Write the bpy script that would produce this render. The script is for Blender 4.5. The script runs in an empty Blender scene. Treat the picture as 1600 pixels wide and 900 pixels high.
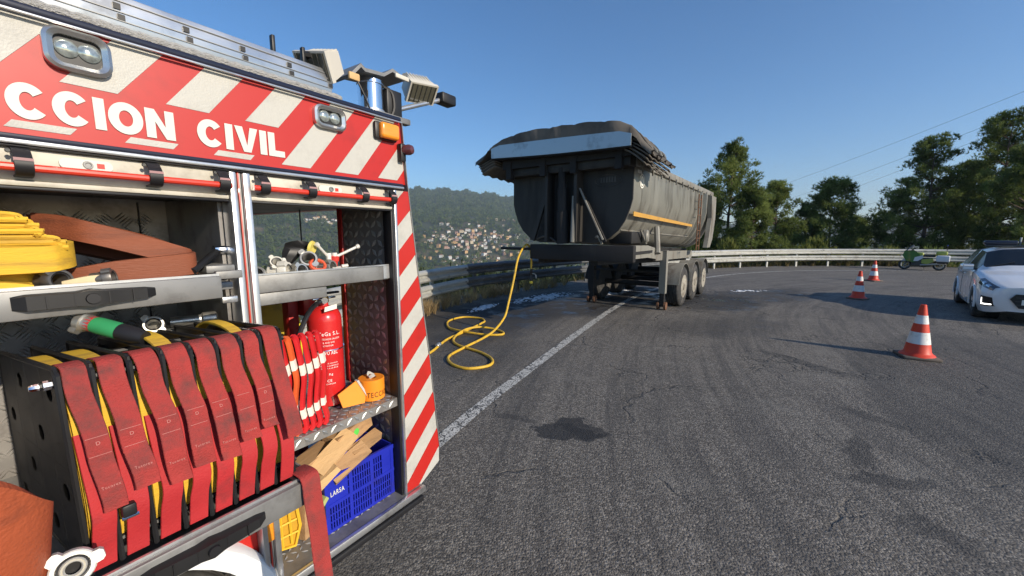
import bpy, bmesh, math, random
import numpy as np
from mathutils import Vector, Matrix
R = math.radians
random.seed(7)
scene = bpy.context.scene
COL = scene.collection

# ---------------------------------------------------------------- camera, sky, sun, exposure
CAM_H = 1.9
cam_d = bpy.data.cameras.new('camera'); cam = bpy.data.objects.new('camera', cam_d); COL.objects.link(cam)
cam_d.sensor_width = 36.0; cam_d.lens = 36.0 * 620 / 1600; cam_d.clip_start = 0.05; cam_d.clip_end = 20000
cam.location = (0, 0, CAM_H); cam.rotation_euler = (R(90 - 7.716), 0, 0)
scene.camera = cam

SUN_EL = 23.5; SUN_DIR = Vector((.805, -.594, 0)).normalized()      # towards the sun, on the ground
world = bpy.data.worlds.new('World'); scene.world = world; world.use_nodes = True
wn = world.node_tree.nodes; bg = wn['Background']
sky = wn.new('ShaderNodeTexSky'); sky.sky_type = 'NISHITA'; sky.sun_disc = False
sky.sun_elevation = R(SUN_EL); sky.sun_rotation = math.atan2(SUN_DIR.x, SUN_DIR.y)
sky.altitude = 300; sky.air_density = 1.0; sky.dust_density = 0.4; sky.ozone_density = 4.5
hs_n = wn.new('ShaderNodeHueSaturation'); hs_n.inputs['Saturation'].default_value = 1.14
world.node_tree.links.new(sky.outputs[0], hs_n.inputs['Color']); world.node_tree.links.new(hs_n.outputs[0], bg.inputs[0]); bg.inputs[1].default_value = 0.15
sun_d = bpy.data.lights.new('sun', 'SUN'); sun_d.energy = 4.9; sun_d.angle = R(.53); sun_d.color = (1, .88, .71)
sun = bpy.data.objects.new('sun', sun_d); COL.objects.link(sun)
to_sun = Vector((SUN_DIR.x * math.cos(R(SUN_EL)), SUN_DIR.y * math.cos(R(SUN_EL)), math.sin(R(SUN_EL))))
sun.rotation_euler = to_sun.to_track_quat('Z', 'Y').to_euler()
scene.view_settings.view_transform = 'Standard'; scene.view_settings.look = 'None'
scene.view_settings.exposure = 0.12; scene.view_settings.gamma = 1.0
HAZE = .00017
scene.cycles.use_denoising = True
scene.cycles.max_bounces = 6; scene.cycles.volume_bounces = 0
scene.cycles.sample_clamp_indirect = 6

# ---------------------------------------------------------------- materials
MATS = {}
def nodes_of(m): return m.node_tree.nodes, m.node_tree.links
def mat(name, col, rough=.6, metal=0.0, var=0.0, vscale=6.0, bump=0.0, bscale=60.0, dirt=None, dscale=3.0, damt=.5, coat=0.0, emit=None, alpha=None, trans=0.0, ior=1.45, sub=None, stretch=None):
    """Principled material: base colour, noise variation, dirt colour through a second noise, fine bump."""
    if name in MATS: return MATS[name]
    m = bpy.data.materials.new(name); m.use_nodes = True; N, L = nodes_of(m); p = N['Principled BSDF']
    p.inputs['Base Color'].default_value = (*col, 1); p.inputs['Roughness'].default_value = rough; p.inputs['Metallic'].default_value = metal
    p.inputs['Coat Weight'].default_value = coat; p.inputs['Transmission Weight'].default_value = trans; p.inputs['IOR'].default_value = ior
    tc = N.new('ShaderNodeTexCoord'); src = tc.outputs['Object']
    if stretch:
        mp = N.new('ShaderNodeMapping'); mp.inputs['Scale'].default_value = stretch; L.new(src, mp.inputs[0]); src = mp.outputs[0]
    cur = None
    if var:
        n = N.new('ShaderNodeTexNoise'); n.inputs['Scale'].default_value = vscale; n.inputs['Detail'].default_value = 5; L.new(src, n.inputs['Vector'])
        mx = N.new('ShaderNodeMix'); mx.data_type = 'RGBA'; L.new(n.outputs[0], mx.inputs[0])
        mx.inputs[6].default_value = (*[max(0, c * (1 - var)) for c in col], 1); mx.inputs[7].default_value = (*[min(1, c * (1 + var)) for c in col], 1)
        cur = mx.outputs[2]
        rr = N.new('ShaderNodeMapRange'); L.new(n.outputs[0], rr.inputs[0]); rr.inputs[3].default_value = max(0, rough - .12); rr.inputs[4].default_value = min(1, rough + .12); L.new(rr.outputs[0], p.inputs['Roughness'])
    if dirt:
        n2 = N.new('ShaderNodeTexNoise'); n2.inputs['Scale'].default_value = dscale; n2.inputs['Detail'].default_value = 7; n2.inputs['Roughness'].default_value = .65; L.new(src, n2.inputs['Vector'])
        rp = N.new('ShaderNodeMapRange'); rp.inputs[1].default_value = .62 - .3 * damt; rp.inputs[2].default_value = .82 - .25 * damt; L.new(n2.outputs[0], rp.inputs[0])
        mx = N.new('ShaderNodeMix'); mx.data_type = 'RGBA'; L.new(rp.outputs[0], mx.inputs[0]); mx.inputs[7].default_value = (*dirt, 1)
        if cur: L.new(cur, mx.inputs[6])
        else: mx.inputs[6].default_value = (*col, 1)
        cur = mx.outputs[2]
    if cur: L.new(cur, p.inputs['Base Color'])
    if bump:
        n3 = N.new('ShaderNodeTexNoise'); n3.inputs['Scale'].default_value = bscale; n3.inputs['Detail'].default_value = 3; L.new(src, n3.inputs['Vector'])
        b = N.new('ShaderNodeBump'); b.inputs['Strength'].default_value = bump; b.inputs['Distance'].default_value = .01; L.new(n3.outputs[0], b.inputs['Height']); L.new(b.outputs[0], p.inputs['Normal'])
    if emit:
        p.inputs['Emission Color'].default_value = (*emit[0], 1); p.inputs['Emission Strength'].default_value = emit[1]
    MATS[name] = m
    return m

# ---------------------------------------------------------------- mesh builder
BASE = {}
def V(*a): return Vector(a)
class MB:
    def __init__(s): s.v = []; s.f = []
    def add(s, vs, fs):
        n = len(s.v); s.v += [tuple(v) for v in vs]; s.f += [tuple(i + n for i in f) for f in fs]; return s
    def box(s, x0, x1, y0, y1, z0, z1, M=None):
        vs = [Vector((x, y, z)) for x in (x0, x1) for y in (y0, y1) for z in (z0, z1)]
        if M is not None: vs = [M @ v for v in vs]
        return s.add(vs, [(0, 1, 3, 2), (4, 6, 7, 5), (0, 4, 5, 1), (2, 3, 7, 6), (0, 2, 6, 4), (1, 5, 7, 3)])
    def rbox(s, x0, x1, y0, y1, z0, z1, b=.01, seg=2, M=None):
        bm = bmesh.new(); bmesh.ops.create_cube(bm, size=1)
        for v in bm.verts: v.co = Vector(((x0 + x1) / 2 + v.co.x * (x1 - x0), (y0 + y1) / 2 + v.co.y * (y1 - y0), (z0 + z1) / 2 + v.co.z * (z1 - z0)))
        b = min(b, .49 * min(abs(x1 - x0), abs(y1 - y0), abs(z1 - z0)))
        bmesh.ops.bevel(bm, geom=bm.edges[:], offset=b, segments=seg, affect='EDGES', profile=.5)
        bm.verts.index_update()
        vs = [(M @ v.co) if M is not None else v.co.copy() for v in bm.verts]; fs = [[v.index for v in f.verts] for f in bm.faces]; bm.free()
        return s.add(vs, fs)
    def tube(s, pts, r, n=8, cap=True, closed=False):
        pts = [Vector(p) for p in pts]; k = len(pts); rs = r if isinstance(r, (list, tuple)) else [r] * k
        base = len(s.v); prev = None
        for i, p in enumerate(pts):
            a = pts[(i - 1) % k] if (closed or i > 0) else pts[i]; b = pts[(i + 1) % k] if (closed or i < k - 1) else pts[i]
            t = (b - a).normalized()
            if prev is None: x = t.orthogonal().normalized()
            else:
                x = prev - t * prev.dot(t); x = x.normalized() if x.length > 1e-6 else t.orthogonal().normalized()
            prev = x; y = t.cross(x)
            for j in range(n):
                a_ = 2 * math.pi * j / n; s.v.append(tuple(p + (x * math.cos(a_) + y * math.sin(a_)) * rs[i]))
        for i in range(k if closed else k - 1):
            for j in range(n):
                i2 = (i + 1) % k
                s.f.append((base + i * n + j, base + i * n + (j + 1) % n, base + i2 * n + (j + 1) % n, base + i2 * n + j))
        if cap and not closed:
            s.f.append(tuple(base + j for j in reversed(range(n)))); s.f.append(tuple(base + (k - 1) * n + j for j in range(n)))
        return s
    def lathe(s, prof, o, axis, n=24, cap=True):
        axis = Vector(axis).normalized(); x = axis.orthogonal().normalized(); y = axis.cross(x); o = Vector(o); base = len(s.v); k = len(prof)
        for r, h in prof:
            for j in range(n):
                a = 2 * math.pi * j / n; s.v.append(tuple(o + axis * h + (x * math.cos(a) + y * math.sin(a)) * r))
        for i in range(k - 1):
            for j in range(n): s.f.append((base + i * n + j, base + i * n + (j + 1) % n, base + (i + 1) * n + (j + 1) % n, base + (i + 1) * n + j))
        if cap:
            s.f.append(tuple(base + j for j in reversed(range(n)))); s.f.append(tuple(base + (k - 1) * n + j for j in range(n)))
        return s
    def prism(s, poly, o, a, b, nv):
        o, a, b, nv = Vector(o), Vector(a), Vector(b), Vector(nv); k = len(poly)
        P = [o + a * x + b * y for x, y in poly]
        return s.add(P + [p + nv for p in P], [tuple(range(k))[::-1], tuple(range(k, 2 * k))] + [(i, (i + 1) % k, k + (i + 1) % k, k + i) for i in range(k)])
    def ribbon(s, path, wv, t, cap=True):
        """flat band along a path; wv = vector across the band, t = thickness"""
        path = [Vector(p) for p in path]; k = len(path); base = len(s.v)
        for i, p in enumerate(path):
            w = Vector(wv[i]) if isinstance(wv, list) else Vector(wv)
            tg = (path[min(i + 1, k - 1)] - path[max(i - 1, 0)]).normalized(); nn = tg.cross(w).normalized() * (t / 2); h = w / 2; e = w * .47
            for q in (p - h, p - e + nn, p + e + nn, p + h, p + e - nn, p - e - nn): s.v.append(tuple(q))
        for i in range(k - 1):
            for j in range(6): s.f.append((base + i * 6 + j, base + i * 6 + (j + 1) % 6, base + (i + 1) * 6 + (j + 1) % 6, base + (i + 1) * 6 + j))
        if cap:
            s.f.append(tuple(base + j for j in reversed(range(6)))); s.f.append(tuple(base + (k - 1) * 6 + j for j in range(6)))
        return s
    def loft(s, rings, closed=True, cap=True):
        n = len(rings[0]); base = len(s.v); k = len(rings)
        for rg in rings: s.v += [tuple(p) for p in rg]
        for i in range(k - 1):
            for j in range(n if closed else n - 1): s.f.append((base + i * n + j, base + i * n + (j + 1) % n, base + (i + 1) * n + (j + 1) % n, base + (i + 1) * n + j))
        if cap and closed:
            s.f.append(tuple(base + j for j in reversed(range(n)))); s.f.append(tuple(base + (k - 1) * n + j for j in range(n)))
        return s
    def mesh(s, name, off=Vector((0, 0, 0)), smooth=32):
        me = bpy.data.meshes.new(name); me.from_pydata([(v[0] - off[0], v[1] - off[1], v[2] - off[2]) for v in s.v], [], s.f); me.validate()
        bm = bmesh.new(); bm.from_mesh(me); bmesh.ops.recalc_face_normals(bm, faces=bm.faces); bm.to_mesh(me); bm.free()
        if smooth:
            me.polygons.foreach_set('use_smooth', [True] * len(me.polygons)); me.set_sharp_from_angle(angle=R(smooth))
        return me
    def build(s, name, m, parent=None, smooth=32, label=None, kind=None):
        root = parent
        while root is not None and root.parent is not None: root = root.parent
        off = BASE.get(root.name, Vector((0, 0, 0))) if root is not None else Vector((0, 0, 0))
        o = bpy.data.objects.new(name, s.mesh(name, off, smooth)); COL.objects.link(o); o.data.materials.append(m)
        if parent is not None: o.parent = parent
        if label: o['label'] = label
        if kind: o['kind'] = kind
        return o
class Frame:
    """right-handed ground frame: local x along heading (degrees from world +Y, clockwise), y to its left"""
    def __init__(s, origin, heading): s.o = Vector(origin); s.rz = R(90 - heading); s.M = Matrix.Translation(s.o) @ Matrix.Rotation(s.rz, 4, 'Z')
    def w(s, x, y, z): return s.M @ Vector((x, y, z))
WORLD = Frame((0, 0, 0), 90)
def tag(o, label, cat, group=None):
    o['label'] = label; o['category'] = cat
    if group: o['group'] = group
    return o
def thing(name, label, cat, frame, base, group=None):
    o = bpy.data.objects.new(name, None); COL.objects.link(o); o.empty_display_size = .1
    o.location = frame.w(*base); o.rotation_euler = (0, 0, frame.rz); BASE[o.name] = Vector(base)
    return tag(o, label, cat, group)
def solo(name, mb, m, label, cat, frame, base, group=None, smooth=32):
    o = bpy.data.objects.new(name, mb.mesh(name, Vector(base), smooth)); COL.objects.link(o); o.data.materials.append(m)
    o.location = frame.w(*base); o.rotation_euler = (0, 0, frame.rz); BASE[o.name] = Vector(base)
    return tag(o, label, cat, group)
def copy_tree(o, parent=None):
    c = o.copy(); COL.objects.link(c); c.parent = parent
    for ch in o.children: copy_tree(ch, c)
    return c
def spline(pts, n=6, closed=False):
    """Catmull-Rom through 3-D points"""
    P = [Vector(p) for p in pts]; k = len(P); out = []
    for i in range(k if closed else k - 1):
        p0 = P[(i - 1) % k] if (closed or i > 0) else P[0]; p1 = P[i]; p2 = P[(i + 1) % k]; p3 = P[(i + 2) % k] if (closed or i + 2 < k) else P[-1]
        for j in range(n):
            t = j / n; out.append(.5 * ((2 * p1) + (-p0 + p2) * t + (2 * p0 - 5 * p1 + 4 * p2 - p3) * t * t + (-p0 + 3 * p1 - 3 * p2 + p3) * t ** 3))
    if not closed: out.append(P[-1])
    return out
def text_mb(txt, u0, u1, z0, z1, o, a, b, nv, bold=.02):
    """text fitted to a rectangle on the plane o + a*x + b*y, thickness nv"""
    cu = bpy.data.curves.new('t', 'FONT'); cu.body = txt; cu.offset = bold; cu.resolution_u = 3; cu.space_character = 1.18
    ob = bpy.data.objects.new('t', cu); me = ob.to_mesh()
    vs = [v.co.copy() for v in me.vertices]; fs = [tuple(p.vertices) for p in me.polygons]; ob.to_mesh_clear()
    bpy.data.objects.remove(ob); bpy.data.curves.remove(cu)
    xs = [v.x for v in vs]; ys = [v.y for v in vs]; x0, x1, y0, y1 = min(xs), max(xs), min(ys), max(ys)
    o, a, b, nv = Vector(o), Vector(a), Vector(b), Vector(nv); mb = MB()
    P = [o + a * (u0 + (v.x - x0) / (x1 - x0) * (u1 - u0)) + b * (z0 + (v.y - y0) / (y1 - y0) * (z1 - z0)) + nv for v in vs]
    return mb.add(P, fs)
def tread(mb, o, a, b, nv, la, lb, pitch=.03, ln=.024, wd=.009, ht=.0025, bars=1):
    """raised lozenges of checker plate on a rectangle (lengths la, lb along unit vectors a, b)"""
    o, a, b, nv = Vector(o), Vector(a), Vector(b), Vector(nv).normalized()
    for i in range(int(la / pitch)):
        for j in range(int(lb / pitch)):
            c = o + a * ((i + .5) * pitch) + b * ((j + .5) * pitch); sg = 1 if (i + j) % 2 == 0 else -1
            d = (a + b * sg).normalized(); e = (a - b * sg).normalized()
            for q in range(bars):
                cc = c + e * ((q - (bars - 1) / 2) * pitch * .9 / bars) if bars > 1 else c
                L2, w2 = ln / 2, wd / 2
                mb.add([cc - d * L2, cc + e * w2, cc + d * L2, cc - e * w2, cc - d * L2 * .5 + nv * ht, cc + d * L2 * .5 + nv * ht], [(0, 3, 5, 4), (0, 4, 1), (1, 4, 5, 2), (2, 5, 3)])
    return mb

def bold_text(txt, u0, u1, z0, z1, y, gap=.075, st=.30):
    """heavy sans capitals drawn as flat outlines, fitted to a rectangle on a plane y = const"""
    W = dict(C=.95, I=.30, O=1.0, N=.92, V=.95, L=.74, P=.86, R=.92, T=.82, E=.78); x = 0; mb = MB()
    def quadstrip(a, b, close=False):
        n = len(a); base = len(mb.v); mb.v += [(p[0], y, p[1]) for p in a] + [(p[0], y, p[1]) for p in b]
        for i in range(n if close else n - 1): j = (i + 1) % n; mb.f.append((base + i, base + j, base + n + j, base + n + i))
    def poly(pts): base = len(mb.v); mb.v += [(p[0], y, p[1]) for p in pts]; mb.f.append(tuple(range(base, base + len(pts))))
    def rect(a, b, c, d): poly([(a, c), (b, c), (b, d), (a, d)])
    for ch in txt:
        w = W[ch]; X0 = x
        if ch in 'CO':
            cx = X0 + w / 2; A = (0, 360) if ch == 'O' else (38, 322); n = 40; ts = [R(A[0] + (A[1] - A[0]) * k / n) for k in range(n + (0 if ch == 'O' else 1))]
            quadstrip([(cx + w / 2 * math.cos(t), .5 + .52 * math.sin(t)) for t in ts], [(cx + (w / 2 - st) * math.cos(t), .5 + (.52 - st * .86) * math.sin(t)) for t in ts], ch == 'O')
        elif ch == 'I': rect(X0, X0 + w, 0, 1)
        elif ch == 'L': rect(X0, X0 + st, 0, 1); rect(X0 + st, X0 + w, 0, st * .86)
        elif ch == 'N': rect(X0, X0 + st, 0, 1); rect(X0 + w - st, X0 + w, 0, 1); poly([(X0 + st, 1), (X0 + st, 1 - .42), (X0 + w - st, 0), (X0 + w - st, .42)])
        elif ch == 'V': poly([(X0, 1), (X0 + w * .34, 0), (X0 + w * .5, 0), (X0 + w * .5, .26), (X0 + st * 1.08, 1)]); poly([(X0 + w, 1), (X0 + w - st * 1.08, 1), (X0 + w * .5, .26), (X0 + w * .5, 0), (X0 + w * .66, 0)])
        elif ch == 'T': rect(X0, X0 + w, 1 - st * .86, 1); rect(X0 + w / 2 - st / 2, X0 + w / 2 + st / 2, 0, 1 - st * .86)
        elif ch == 'E': rect(X0, X0 + st, 0, 1); [rect(X0 + st, X0 + w, q, q + st * .8) for q in (0, .5 - st * .4, 1 - st * .8)]
        elif ch in 'PR':
            rect(X0, X0 + st, 0, 1); rect(X0 + st, X0 + w * .6, 1 - st * .8, 1); rect(X0 + st, X0 + w * .6, .40, .40 + st * .7); ts = [R(-90 + 180 * k / 14) for k in range(15)]
            quadstrip([(X0 + w * .6 + w * .4 * math.cos(t), .70 + .30 * math.sin(t)) for t in ts], [(X0 + w * .6 + (w * .4 - st) * math.cos(t), .70 + (.30 - st * .75) * math.sin(t)) for t in ts])
            if ch == 'R': poly([(X0 + w * .4, .40), (X0 + w * .72, 0), (X0 + w, 0), (X0 + w * .72, .42)])
        x += w + gap
    tot = x - gap; mb.v = [(u0 + v[0] / tot * (u1 - u0), v[1], z0 + v[2] * (z1 - z0)) for v in mb.v]
    return mb
# ================================================================ ground plan
def gnd_mesh(name, verts, faces, m, kind='structure', smooth=False):
    me = bpy.data.meshes.new(name); me.from_pydata(verts, [], faces); me.validate()
    if smooth: me.polygons.foreach_set('use_smooth', [True] * len(me.polygons))
    o = bpy.data.objects.new(name, me); COL.objects.link(o); me.materials.append(m)
    if kind: o['kind'] = kind
    return o
RAIL_PTS = [(-6.6, -6), (-5.6, -2), (-4.6, 1), (-3.5, 4.2), (-2.75, 7.0), (-2.18, 9.3), (-1.31, 11.3), (0, 12.97), (2.65, 15.67), (6.2, 18.9), (10.29, 21.35), (13.5, 22.7), (16.78, 23.5), (21, 23.6), (25, 22.6), (28.5, 20.3), (31.5, 17), (33.5, 12), (34.5, 6)]
RAIL = spline([(x, y, 0) for x, y in RAIL_PTS], 10)
_az = np.array([math.atan2(p.x, p.y) for p in RAIL]); _rr = np.array([math.hypot(p.x, p.y) for p in RAIL])
def rail_r(az): return float(np.interp(az, _az, _rr))
def lerp_tab(x, tab): return float(np.interp(x, [a for a, b in tab], [b for a, b in tab]))
def sstep(x, a, b):
    t = min(1, max(0, (x - a) / (b - a))); return t * t * (3 - 2 * t)
RIDGE = [(-70, .10), (-40, .105), (-20, .108), (-14, .107), (-9, .106), (-3.6, .098), (0, .0876), (3.6, .064), (9, .045), (15, .03), (41, .017), (90, .015)]
def terrain_z(az, r):
    d = math.degrees(az); rg = rail_r(az); q = r - rg - 1.0
    ridge = lerp_tab(d, RIDGE); wob = .05 * math.sin(d * 1.9 + 1) + .03 * math.sin(d * 4.7) + .02 * math.sin(d * 11 + r * .004)
    if q < 0: return -.3
    L = lerp_tab(r, [(0, -.15), (30, -6), (100, -14), (250, -27), (400, -58), (800, -96), (1000, -88), (1080, -77), (1500, 38), (2000, 130 * ridge / .107), (2700, 2700 * ridge + 2), (3400, 2700 * ridge - 80), (6000, -60)])
    Rr = lerp_tab(r, [(0, -.15), (26, -.3), (34, -1.2), (60, -3), (200, -22), (1500, -40), (2700, 2700 * ridge + 2), (6000, 0)])
    k = sstep(d, 6, 24); z = L * (1 - k) + Rr * k
    z = z + wob * max(0, r - 900) * .08
    return z * sstep(q, 0, 6) - .12
def on_ground(az_deg, r):
    a = R(az_deg); return Vector((r * math.sin(a), r * math.cos(a), terrain_z(a, r)))

# ---- asphalt material: aggregate, wheel tracks round the bend, stains and wet patches with their own outlines
ROAD_C = (18.6, 0.2)
def road_material():
    m = bpy.data.materials.new('asphalt'); m.use_nodes = True; N, L = nodes_of(m); p = N['Principled BSDF']
    tc = N.new('ShaderNodeTexCoord'); P = tc.outputs['Object']
    def noise(sc, det=4, src=P, rough=.6):
        n = N.new('ShaderNodeTexNoise'); n.inputs['Scale'].default_value = sc; n.inputs['Detail'].default_value = det; n.inputs['Roughness'].default_value = rough; L.new(src, n.inputs['Vector']); return n.outputs[0]
    def math_(op, a, b=None, c=None):
        n = N.new('ShaderNodeMath'); n.operation = op
        for i, q in enumerate((a, b, c)):
            if q is None: continue
            if isinstance(q, (int, float)): n.inputs[i].default_value = q
            else: L.new(q, n.inputs[i])
        return n.outputs[0]
    def rng(v, a, b, c=0., d=1.):
        n = N.new('ShaderNodeMapRange'); L.new(v, n.inputs[0]); n.inputs[1].default_value = a; n.inputs[2].default_value = b; n.inputs[3].default_value = c; n.inputs[4].default_value = d; return n.outputs[0]
    def mixc(f, a, b):
        n = N.new('ShaderNodeMix'); n.data_type = 'RGBA'; L.new(f, n.inputs[0])
        for i, q in ((6, a), (7, b)):
            if isinstance(q, tuple): n.inputs[i].default_value = (*q, 1)
            else: L.new(q, n.inputs[i])
        return n.outputs[2]
    vo = N.new('ShaderNodeTexVoronoi'); vo.inputs['Scale'].default_value = 75; L.new(P, vo.inputs['Vector'])
    sep = N.new('ShaderNodeSeparateColor'); L.new(vo.outputs['Color'], sep.inputs[0])
    grain = noise(150, 3); big = noise(.35, 5); mid = noise(2.2, 6)
    base = mixc(big, (.10, .088, .074), (.165, .145, .120))
    stone = mixc(rng(sep.outputs[0], .35, 1.0), (.030, .028, .026), (.42, .385, .335))
    col = mixc(math_('MULTIPLY', rng(grain, .38, .60), .8), base, stone)
    # wheel tracks: distance from the bend's centre
    sx = N.new('ShaderNodeSeparateXYZ'); L.new(P, sx.inputs[0])
    dx = math_('SUBTRACT', sx.outputs[0], ROAD_C[0]); dy = math_('SUBTRACT', sx.outputs[1], ROAD_C[1])
    rad = math_('SQRT', math_('ADD', math_('MULTIPLY', dx, dx), math_('MULTIPLY', dy, dy)))
    cmb = N.new('ShaderNodeCombineXYZ'); L.new(math_('MULTIPLY', rad, 1.5), cmb.inputs[0]); L.new(math_('MULTIPLY', math_('ARCTAN2', dy, dx), 2.2), cmb.inputs[1])
    track = noise(1.6, 6, cmb.outputs[0], .7)
    col = mixc(math_('MULTIPLY', rng(track, .48, .60), .42), col, (.050, .047, .045))
    cm2 = N.new('ShaderNodeCombineXYZ'); L.new(math_('MULTIPLY', rad, 7.0), cm2.inputs[0]); L.new(math_('MULTIPLY', math_('ARCTAN2', dy, dx), 5.0), cm2.inputs[1])
    col = mixc(math_('MULTIPLY', rng(noise(1.3, 7, cm2.outputs[0], .75), .50, .64), .5), col, (.040, .038, .037))
    col = mixc(math_('MULTIPLY', rng(noise(.9, 7, cm2.outputs[0], .75), .56, .70), .35), col, (.26, .235, .20))
    col = mixc(math_('MULTIPLY', rng(noise(1.1, 8), .56, .75), .4), col, (.25, .235, .205))
    # cracks
    cr = N.new('ShaderNodeTexVoronoi'); cr.feature = 'DISTANCE_TO_EDGE'; cr.inputs['Scale'].default_value = .55
    wv = N.new('ShaderNodeVectorMath'); wv.operation = 'ADD'; nn = N.new('ShaderNodeTexNoise'); nn.inputs['Scale'].default_value = 3; nn.inputs['Detail'].default_value = 6; L.new(P, nn.inputs['Vector'])
    sc = N.new('ShaderNodeVectorMath'); sc.operation = 'SCALE'; sc.inputs['Scale'].default_value = .55; L.new(nn.outputs['Color'], sc.inputs[0]); L.new(P, wv.inputs[0]); L.new(sc.outputs[0], wv.inputs[1]); L.new(wv.outputs[0], cr.inputs['Vector'])
    crack = math_('MULTIPLY', rng(cr.outputs['Distance'], .011, .002, 0, 1), rng(noise(.8, 2), .46, .56))
    col = mixc(math_('MULTIPLY', crack, .55), col, (.015, .015, .015))
    # stains: (x, y, rx, ry, turn, strength, wet)
    def blob(x, y, rx, ry, a, wob=.45, nscale=3.0, soft=.25):
        mp = N.new('ShaderNodeMapping'); mp.vector_type = 'TEXTURE'; mp.inputs['Location'].default_value = (x, y, 0); mp.inputs['Rotation'].default_value = (0, 0, R(a)); mp.inputs['Scale'].default_value = (rx, ry, 1); L.new(P, mp.inputs[0])
        ln = N.new('ShaderNodeVectorMath'); ln.operation = 'LENGTH'
        fl = N.new('ShaderNodeVectorMath'); fl.operation = 'MULTIPLY'; fl.inputs[1].default_value = (1, 1, 0); L.new(mp.outputs[0], fl.inputs[0]); L.new(fl.outputs[0], ln.inputs[0])
        e = math_('ADD', ln.outputs['Value'], math_('MULTIPLY', math_('SUBTRACT', noise(nscale, 6), .5), wob * 2.6))
        return rng(e, 1.0 + soft / 2, 1.0 - soft / 2)
    wet = None
    for (x, y, rx, ry, a, st, wt, wob, ns, sf) in [
        (.52, 3.62, .30, .17, -8, .85, .2, .9, 6, .16), (.60, 3.80, .15, .15, 0, .85, .2, .8, 7, .16), (.75, 3.60, .18, .12, 0, .8, .2, .9, 8, .16), (-.02, 3.95, .17, .06, -15, .5, 0, .4, 6, .6), (.17, 3.85, .08, .04, 0, .45, 0, .4, 6, .6),
        (3.05, 3.25, .10, .36, -38, .55, 0, .9, 6, .35), (2.95, 2.85, .30, .10, -10, .55, 0, .9, 6, .35), (2.75, 2.3, .12, .2, 40, .45, 0, .9, 6, .4), (3.75, 3.95, .10, .3, 25, .5, 0, .9, 6, .35), (4.35, 5.7, .13, .75, 20, .45, 0, .9, 4, .4),
        (2.2, 11.4, 5.0, 1.6, 35, .8, .55, .4, .8, .35), (5.6, 11.2, 1.2, 1.7, -30, .75, .7, .45, 1.0, .35), (-.6, 8.7, 2.1, 1.3, 60, .7, .35, .4, .9, .5), (7.6, 12.2, 2.6, 1.2, 30, .6, .45, .5, .9, .4), (-.7, 6.4, .9, 1.6, -20, .45, .1, .4, 1, .6),
        (4.4, 8.2, 1.6, .8, 25, .45, .15, .5, 1.1, .8),
        (6.4, 4.6, 1.75, 3.3, -42, .42, 0, .12, .8, .12)]:
        b = blob(x, y, rx, ry, a, wob, ns, sf)
        col = mixc(math_('MULTIPLY', b, st), col, (.02, .02, .021))
        if wt:
            w_ = math_('MULTIPLY', b, wt); wet = w_ if wet is None else math_('MAXIMUM', wet, w_)
    L.new(col, p.inputs['Base Color'])
    wet = math_('MULTIPLY', wet, rng(noise(1.7, 6), .50, .60))
    L.new(rng(wet, 0, .7, .8, .14), p.inputs['Roughness'])
    h = math_('ADD', math_('MULTIPLY', vo.outputs['Distance'], -1.0), math_('MULTIPLY', grain, .6)); h = math_('SUBTRACT', h, math_('MULTIPLY', crack, 2.0))
    b = N.new('ShaderNodeBump'); b.inputs['Distance'].default_value = .012; L.new(rng(wet, .1, .6, .55, .05), b.inputs['Strength']); L.new(h, b.inputs['Height']); L.new(b.outputs[0], p.inputs['Normal'])
    return m
M_ROAD = road_material()
rv = [(p.x * (1 + .75 / max(1, math.hypot(p.x, p.y))), p.y * (1 + .75 / max(1, math.hypot(p.x, p.y))), 0) for p in RAIL] + [(44, 0, 0), (44, -40, 0), (-7, -40, 0)]
road = gnd_mesh('road', rv, [tuple(reversed(range(len(rv))))], M_ROAD)
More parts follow.
